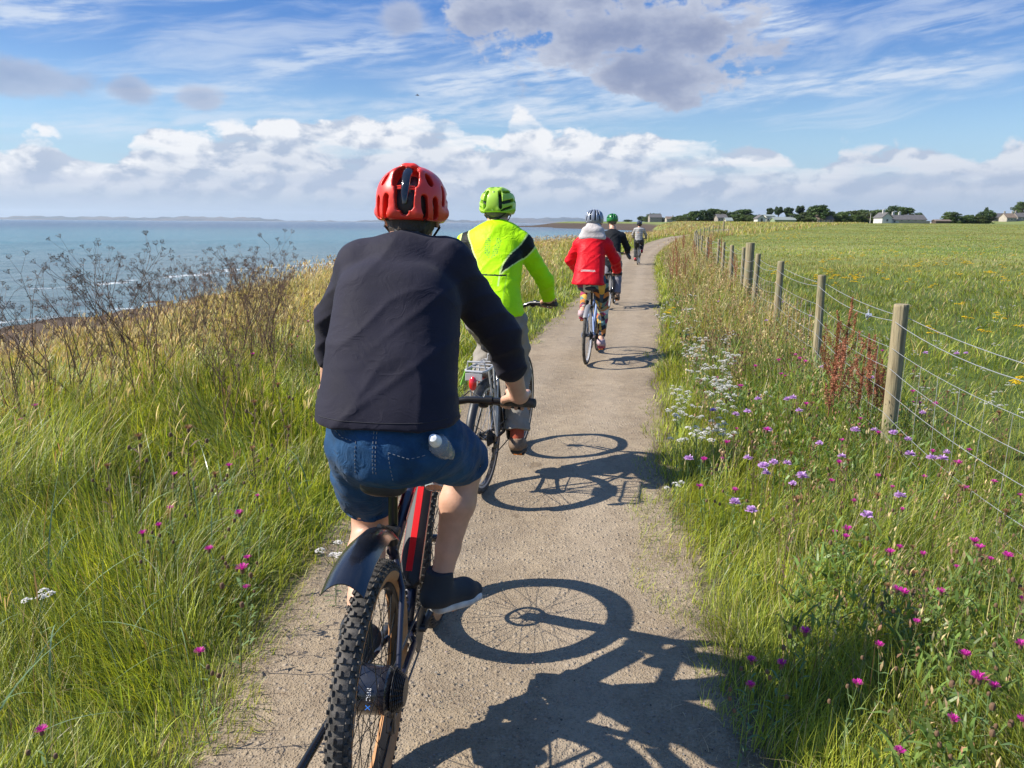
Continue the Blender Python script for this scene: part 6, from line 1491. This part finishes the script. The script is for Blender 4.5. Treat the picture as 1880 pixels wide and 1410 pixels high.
# ------------------------------------------------------------------ flowers and tall dead stalks
M_STEM = mat('green_stem', (.10, .16, .045), .7); M_STEMB = mat('brown_stem', (.12, .075, .045), .8); M_BUD = mat('brown_bud', (.13, .075, .04), .8); M_DEAD = mat('dead_stalk', (.13, .075, .048), .85, var=.3, vscale=20)
PET = leaf_mat('petal', .35, .6, tint=(1.05, .95, 1.05))
def leafy(b, p, az, L, w):
    d = Vector((math.cos(az), math.sin(az), .5)).normalized(); s = Vector((-math.sin(az), math.cos(az), 0)) * w; b.add([p - s * .3, p + s * .3, p + d * L * .5 + s, p + d * L * .5 - s, p + d * L + Vector((0, 0, -L * .25))], [(0, 1, 2, 3), (3, 2, 4)])
def spikes(n, r, hgt, col, rg, flat=.5, w=.0016, spread=1.0, top=None):
    """a tuft of narrow petals fanning up from a point"""
    V, F, Cc = [], [], []
    for i in range(n):
        a = rg.uniform(0, 6.28); t = math.sqrt(rg.random()) * spread; d = Vector((math.cos(a) * t, math.sin(a) * t, 1 - t * flat)).normalized(); L = r * rg.uniform(.75, 1.15); s = Vector((-math.sin(a), math.cos(a), rg.uniform(-.4, .4))) * w
        o = len(V); p = Vector((math.cos(a) * .002, math.sin(a) * .002, hgt)); q = p + d * L * .6; e = p + d * L + Vector((math.cos(a), math.sin(a), 0)) * L * .12
        V += [p - s * .5, p + s * .5, q + s, q - s, e + s * 1.2, e - s * 1.2]; F += [(o, o + 1, o + 2, o + 3), (o + 3, o + 2, o + 4, o + 5)]; c = np.array(col) * rg.uniform(.75, 1.2); Cc += [c * .8] * 2 + [c] * 4
    return np.array([tuple(v) for v in V]), np.array(F), np.array(Cc)
def make_knap(k, h, col, stem=M_STEM, big=1.0, budc=M_BUD):
    rg = np.random.default_rng(100 + k); r = empty('knapweed'); b = MB(); top = Vector((.03 * math.sin(k * 2), .03 * math.cos(k), h)); mid = top * .5 + Vector((.015, -.01, 0)); b.tube([(0, 0, -.02), mid, top], [.0022, .0018, .0014], 5)
    br = []
    for j in range(2 + k % 2):
        a = rg.uniform(0, 6.28); p0 = mid.lerp(top, .2 + .3 * j); p1 = p0 + Vector((math.cos(a) * .07, math.sin(a) * .07, .5 * (h - p0.z))); b.tube([p0, p0.lerp(p1, .5) + Vector((math.cos(a) * .01, math.sin(a) * .01, -.01)), p1], .0012, 5); br.append(p1)
    for j in range(9): leafy(b, Vector((0, 0, 0)).lerp(top, .1 + .09 * j), rg.uniform(0, 6.28), rg.uniform(.03, .07), rg.uniform(.003, .006))
    b.build('stem', stem, r)
    for p in [top] + br: b = MB(); b.lathe([(.001, -.014), (.006, -.012), (.0075, -.005), (.0055, .002), (.004, .004)], 8, Matrix.Translation(p)); b.build('bud', budc, r)
    V, F, Cc = spikes(60, .0185 * big, 0, col, rg, w=.0011); o = np_mesh('flower_head', V + np.array(top), F, PET, r, cols=Cc, smooth=False); return r
def make_scab(k, h, col=(.66, .42, .72)):
    rg = np.random.default_rng(200 + k); r = empty('scabious'); b = MB(); top = Vector((.04 * math.sin(k * 2.2), .04 * math.cos(k), h)); b.tube([(0, 0, -.02), top * .5 + Vector((.02, .01, 0)), top], [.0019, .0015, .0012], 5)
    for j in range(5): leafy(b, top * (.06 + .07 * j), rg.uniform(0, 6.28), rg.uniform(.04, .08), rg.uniform(.003, .005))
    b.build('stem', M_STEM, r); V, F, Cc = spikes(70, .021, 0, col, rg, flat=.95, w=.0028, spread=1.15); pin = spikes(40, .008, .002, (.62, .50, .66), rg, flat=.3, w=.0012)
    np_mesh('flower_head', np.concatenate([V, pin[0]]) + np.array(top), np.concatenate([F, pin[1] + len(V)]), PET, r, cols=np.concatenate([Cc, pin[2]]), smooth=False); return r
def make_yarrow(k, h, heads=4, col=(.80, .79, .74), nm='yarrow', rad=.024, cr=.0040):
    rg = np.random.default_rng(300 + k); r = empty(nm); b = MB(); V, F, Cc = [], [], []; nv = 0; main = Vector((.02, .0, h * .6)); b.tube([(0, 0, -.02), main], [.0026, .002], 5)
    for q in range(heads):
        V, F, Cc = [], [], []; nv = 0
        a = q * 2.2 + k; top = Vector((math.cos(a) * .06 * (q > 0), math.sin(a) * .06 * (q > 0), h - .07 * rg.random())); b.tube([main, main.lerp(top, .5) + Vector((0, 0, -.01)), top - Vector((0, 0, .012))], .0015, 5)
        for i in range(46):
            aa = rg.uniform(0, 6.28); rr = rad * math.sqrt(rg.random()); c = top + Vector((math.cos(aa) * rr, math.sin(aa) * rr + .0, .014 * (1 - (rr / rad) ** 2) + rg.uniform(-.002, .002))); n = 6; tl = Vector((rg.normal(0, .25), rg.normal(0, .25), 1)).normalized(); e1 = tl.orthogonal().normalized(); e2 = tl.cross(e1)
            for t in range(n): V.append(tuple(c + (e1 * math.cos(6.283 * t / n) + e2 * math.sin(6.283 * t / n)) * cr * rg.uniform(.8, 1.2)))
            F.append([nv + t for t in range(n)]); nv += n; Cc += [np.array(col) * rg.uniform(.75, 1.08)] * n
            if i % 7 == 0: b.tube([top - Vector((0, 0, .012)), c], .0007, 4)
        np_mesh('flower_head', np.array(V), np.array(F), PET, r, cols=np.array(Cc), smooth=False)
    for j in range(7): leafy(b, main * (.1 + .12 * j), rg.uniform(0, 6.28), rg.uniform(.04, .08), .005)
    b.build('stem', M_STEM, r); return r
def make_dock(k, h):
    rg = np.random.default_rng(400 + k); r = empty('dock_plant'); b = MB(); V, F, Cc = [], [], []; nv = 0; stems = []
    top = Vector((.05 * math.sin(k), .03, h)); stems.append([Vector((0, 0, -.02)), Vector((.01, 0, h * .5)), top])
    for j in range(7):
        z = h * (.38 + .075 * j); a = rg.uniform(0, 6.28); p0 = Vector((0, 0, 0)).lerp(top, z / h); L = h * rg.uniform(.16, .32) * (1.2 - j * .09); stems.append([p0, p0 + Vector((math.cos(a) * L * .35, math.sin(a) * L * .35, L * .45)), p0 + Vector((math.cos(a) * L * .5, math.sin(a) * L * .5, L))])
    for si, s in enumerate(stems):
        b.tube(s, [.0045, .0035, .0015] if si == 0 else [.0025, .002, .001], 5); t0 = .42 if si == 0 else .12; L = (s[-1] - s[0]).length; nn = int(900 * L)
        for i in range(nn):
            t = t0 + (1 - t0) * rg.random(); p = s[0].lerp(s[1], t * 2) if t < .5 else s[1].lerp(s[2], t * 2 - 1); rad = .026 * (1.25 - t) * (.5 + .5 * abs(math.sin(t * 22))) + .003; a = rg.uniform(0, 6.28); c = p + Vector((math.cos(a) * rad * rg.random() ** .5, math.sin(a) * rad * rg.random() ** .5, rg.uniform(-.006, .006)))
            e1 = Vector(rg.normal(0, 1, 3)).normalized(); e2 = e1.orthogonal().normalized(); w = rg.uniform(.0036, .0068)
            V += [tuple(c + e1 * w), tuple(c + e2 * w * .7), tuple(c - e1 * w), tuple(c - e2 * w * .7)]; F.append([nv, nv + 1, nv + 2, nv + 3]); nv += 4; Cc += [np.array((.36, .145, .080)) * rg.uniform(.55, 1.4)] * 4
    b.build('stem', mat('dock_stem', (.20, .07, .035), .8), r); np_mesh('seed_spike', np.array(V), np.array(F), DRY_M, r, cols=np.array(Cc), smooth=False); return r
def make_umbel(k, h):
    rg = np.random.default_rng(500 + k); r = empty('dead_hogweed'); b = MB(); ends = []
    def grow(p, d, L, rad, lev):
        q = p + d * L * .5 + Vector((rg.normal(0, .015), rg.normal(0, .015), 0)); e = q + (d + Vector((0, 0, .12))).normalized() * L * .5; b.tube([p, q, e], [rad, rad * .85, rad * .6], 5, cap=False)
        if lev == 0: ends.append((e, (e - q).normalized())); return
        n = 3 if lev == 2 else 3
        for j in range(n):
            a = rg.uniform(0, 6.28); ax = Vector((math.cos(a), math.sin(a), 0)); dd = (d + ax * rg.uniform(.30, .70)).normalized(); grow(e if j else q, dd, L * rg.uniform(.45, .7), rad * .6, lev - 1)
    for s_ in range(2 + k % 2):
        a = rg.uniform(0, 6.28); grow(Vector((0, 0, -.02)), Vector((math.cos(a) * .22, math.sin(a) * .22, 1)).normalized(), h * .50, .0050, 3 if s_ == 0 else 2)
    b.build('stem', M_DEAD, r); b = MB()
    for e, d in ends:
        u = d.orthogonal().normalized(); v = d.cross(u)
        for j in range(9):
            a = 6.283 * j / 9; t = e + (d * rg.uniform(.8, 1.1) + (u * math.cos(a) + v * math.sin(a)) * rg.uniform(.35, .8)) * .030; b.tube([e, t], .0007, 3, cap=False); w = .0040
            for m in range(2): c = t + Vector(rg.normal(0, .003, 3)); b.add([c + u * w, c + v * w * .7, c - u * w, c - v * w * .7], [(0, 1, 2, 3)]); b.add([c + d * w, c + v * w * .6, c - d * w, c - v * w * .6], [(0, 1, 2, 3)])
    b.build('seed_umbel', M_DEAD, r, smooth=False); return r
_first = set()
def put(protos, k, px, py, h, label, cat, group, s=1.0, xy=None, rz=None, tilt=0.0):
    p = protos[k % len(protos)]; ph = p['h']
    loc = on_z(px, py, h) if xy is None else Vector((xy[0], xy[1], 0)); z = float(height(loc.x, loc.y)); loc.z = z; s = (h - z * 0) / ph
    if p.name in _first: r = dup(p)
    else: r = p; _first.add(p.name)
    tag(r, label, cat, group); r.matrix_world = Matrix.Translation(loc) @ Matrix.Rotation(random.uniform(0, 6.28) if rz is None else rz, 4, 'Z') @ Matrix.Rotation(tilt, 4, 'Y') @ Matrix.Diagonal((s, s, s, 1)); return r
def protos(fn, hs, **kw):
    out = []
    for i, h in enumerate(hs): o = fn(i, h, **kw); o['h'] = h; out.append(o)
    return out
def flowers():
    K = protos(make_knap, (.42, .36, .48, .40), col=(.62, .035, .38)); KB = protos(make_knap, (.45, .40), col=(.30, .16, .07), stem=M_STEMB)
    for q in KB: q.name = 'seeded_knapweed'
    Sc = protos(make_scab, (.45, .38, .42)); Y = protos(make_yarrow, (.38, .42, .34)); RW = protos(make_yarrow, (.45, .40), col=(.80, .58, .02), nm='ragwort', rad=.034, cr=.0072, heads=4)
    right_k = [(1537, 994), (1558, 997), (1652, 1030), (1685, 1034), (1785, 1022), (1801, 1016), (1817, 1045), (1852, 1051), (1654, 1111), (1671, 1111), (1873, 1120), (1467, 1158), (1383, 1207), (1419, 1217), (1765, 1221), (1850, 1208), (1559, 1259), (1773, 1273), (1820, 1294), (1739, 1348), (1655, 1401), (1875, 1366), (1624, 1204), (1363, 1259),
               (1439, 697), (1358, 721), (1320, 847), (1302, 848), (1294, 897), (1352, 904), (1352, 799), (1532, 867), (1539, 819), (1577, 779), (1613, 804), (1701, 837), (1687, 887), (1769, 861), (1771, 833), (1831, 898), (1869, 917), (1343, 823), (1478, 650)]
    for i, (px, py) in enumerate(right_k): put(K, i, px, py, .30 + .12 * ((i * 37) % 10) / 10, 'magenta knapweed flower in the verge between path and fence', 'flower', 'magenta knapweed right of the path')
    left_k = [(49, 707), (65, 755), (33, 780), (24, 758), (575, 577), (565, 593), (545, 622), (469, 655), (425, 869), (331, 884), (474, 920), (435, 945), (319, 943), (281, 982), (258, 997), (396, 1015), (453, 1023), (428, 1044), (71, 1343), (375, 1203), (450, 1076), (590, 560), (598, 640)]
    for i, (px, py) in enumerate(left_k): put(K, i, px, py, .30 + .14 * ((i * 37) % 10) / 10, 'magenta knapweed flower in the tall meadow left of the path', 'flower', 'magenta knapweed left of the path')
    for i in range(34):
        y = random.uniform(2.4, 7.5); fx = float(fence_x(y)); put(K, i, 0, 0, random.uniform(.26, .44), 'magenta knapweed flower in the verge between path and fence', 'flower', 'magenta knapweed right of the path', xy=(random.uniform(float(path_x(y)) + 1.35, fx + .5), y))
    for i in range(120):
        y = random.uniform(2.3, 9); fx = float(fence_x(y)); x = random.uniform(float(path_x(y)) + 1.25, fx + .7); put(KB, i, 0, 0, random.uniform(.28, .46), 'brown seeded knapweed heads among the verge herbs', 'seed head', 'seeded knapweed in the verge', xy=(x, y))
    for i in range(14):
        y = random.uniform(3.0, 7); x = float(path_x(y)) - random.uniform(1.3, 3.0); put(KB, i, 0, 0, random.uniform(.4, .55), 'brown seeded knapweed heads in the left meadow', 'seed head', 'seeded knapweed in the left meadow', xy=(x, y))
    sc = [(1501, 682), (1386, 746), (1446, 747), (1459, 740), (1320, 762), (1339, 768), (1383, 769), (1460, 767), (1400, 799), (1273, 841), (1362, 851), (1403, 862), (1420, 866), (1411, 872), (1430, 862), (1395, 880), (1453, 885), (1531, 852), (1511, 832), (1579, 800), (1592, 798), (1692, 766), (1648, 808), (1651, 845), (1663, 818), (1704, 855), (1712, 853), (1729, 840),
          (1335, 921), (1390, 940), (1461, 907), (1648, 932), (1609, 967), (1513, 584), (1483, 584), (1707, 659), (1759, 659), (1780, 660), (1412, 595), (1590, 700), (1440, 560), (1320, 560)]
    for i, (px, py) in enumerate(sc): put(Sc, i, px, py, .36 + .10 * ((i * 53) % 10) / 10, 'lilac scabious flower on a thin stem by the fence', 'flower', 'lilac scabious by the fence')
    for i in range(84):
        if i < 34: px, py = random.uniform(1258, 1345), random.uniform(606, 690)
        elif i < 68: px, py = random.uniform(1236, 1345) , random.uniform(690, 800)
        else: px, py = random.uniform(1215, 1290), random.uniform(540, 606)
        put(Y, i, px, py, random.uniform(.22, .42), 'flat white yarrow head at the right edge of the path', 'flower', 'white yarrow along the right path edge')
    for px, py in ((611, 1001), (75, 1096), (1405, 728), (1240, 882)): put(Y, int(px), px, py, .3, 'single white yarrow head away from the yarrow bank', 'flower', 'stray white yarrow heads')
    rw = [(1530, 478), (1528, 497), (1416, 495), (1565, 505), (1583, 507), (1620, 478), (1686, 499), (1711, 522), (1778, 479), (1780, 460), (1842, 448), (1876, 505), (1499, 521), (1534, 523), (1775, 585), (1711, 609), (1806, 610), (1834, 582), (1875, 600), (1873, 697), (1762, 561), (1230, 567)]
    for i, (px, py) in enumerate(rw): put(RW, i, px, py, .42, 'yellow ragwort cluster standing in the rough pasture', 'flower', 'yellow ragwort in the pasture')
    for i in range(170):
        u = random.random(); px, py = (random.uniform(1350, 1480), random.uniform(421, 445)) if u < .45 else (random.uniform(1400, 1870), random.uniform(424, 520)); put(RW, i, px, py, .5, 'far yellow ragwort dotted across the pasture', 'flower', 'far yellow ragwort in the pasture')
    for i in range(60): put(Y, i, random.uniform(1560, 1880), random.uniform(500, 760), .22, 'small white yarrow flower beyond the fence', 'flower', 'white flowers beyond the fence')
    D = protos(make_dock, (1.05, .75, 1.2))
    put(D, 0, 1558, 552, 1.05, 'tallest rust red dock seed spike left of the nearest post', 'dock plant', 'rust red docks by the near posts', tilt=.03)
    for i, (px, py, h) in enumerate(((1608, 622, .80), (1640, 655, .72), (1530, 640, .78), (1585, 660, .66), (1618, 668, .62), (1545, 600, .90))): put(D, 1 + 0 * i, px, py, h, 'shorter rust red dock spike clustered round the nearest post', 'dock plant', 'shorter docks by the near post')
    for i, (px, py, h) in enumerate(((1310, 432, 1.25), (1332, 442, 1.15), (1302, 442, 1.1), (1238, 458, 1.05), (1246, 466, .95), (1262, 470, .9), (1360, 470, .95), (1282, 446, 1.0), (1258, 430, 1.2), (1246, 438, 1.1))): put(D, 2, px, py, h, 'rust red dock spikes in the verge by the distant posts', 'dock plant', 'docks by the distant posts', tilt=random.uniform(-.25, .1), rz=random.uniform(-.4, .4))
    U = protos(make_umbel, (1.3, 1.2, 1.4, 1.1))
    um = [(60, 505, 1.25), (12, 525, 1.2), (40, 560, 1.05), (100, 540, 1.1), (150, 470, 1.32), (205, 452, 1.42), (228, 470, 1.38), (255, 488, 1.28), (190, 500, 1.2), (300, 478, 1.25), (330, 500, 1.15), (270, 520, 1.1), (385, 560, 1.0), (450, 436, 1.45), (478, 468, 1.3), (505, 520, 1.05), (430, 510, 1.15), (400, 590, .95), (350, 490, 1.2), (165, 575, 1.0), (480, 560, 1.0)]
    for i, (px, py, h) in enumerate(um): put(U, i, px, py, h, 'tall dead brown umbellifer stalk in the near left meadow', 'dead plant', 'dead umbellifers in the near meadow', tilt=random.uniform(-.1, .1))
    for i in range(14): put(U, i, random.uniform(330, 615), random.uniform(468, 500), random.uniform(1.0, 1.2), 'dead brown umbellifer stalk standing along the edge of the bank', 'dead plant', 'dead umbellifers along the bank')
flowers()
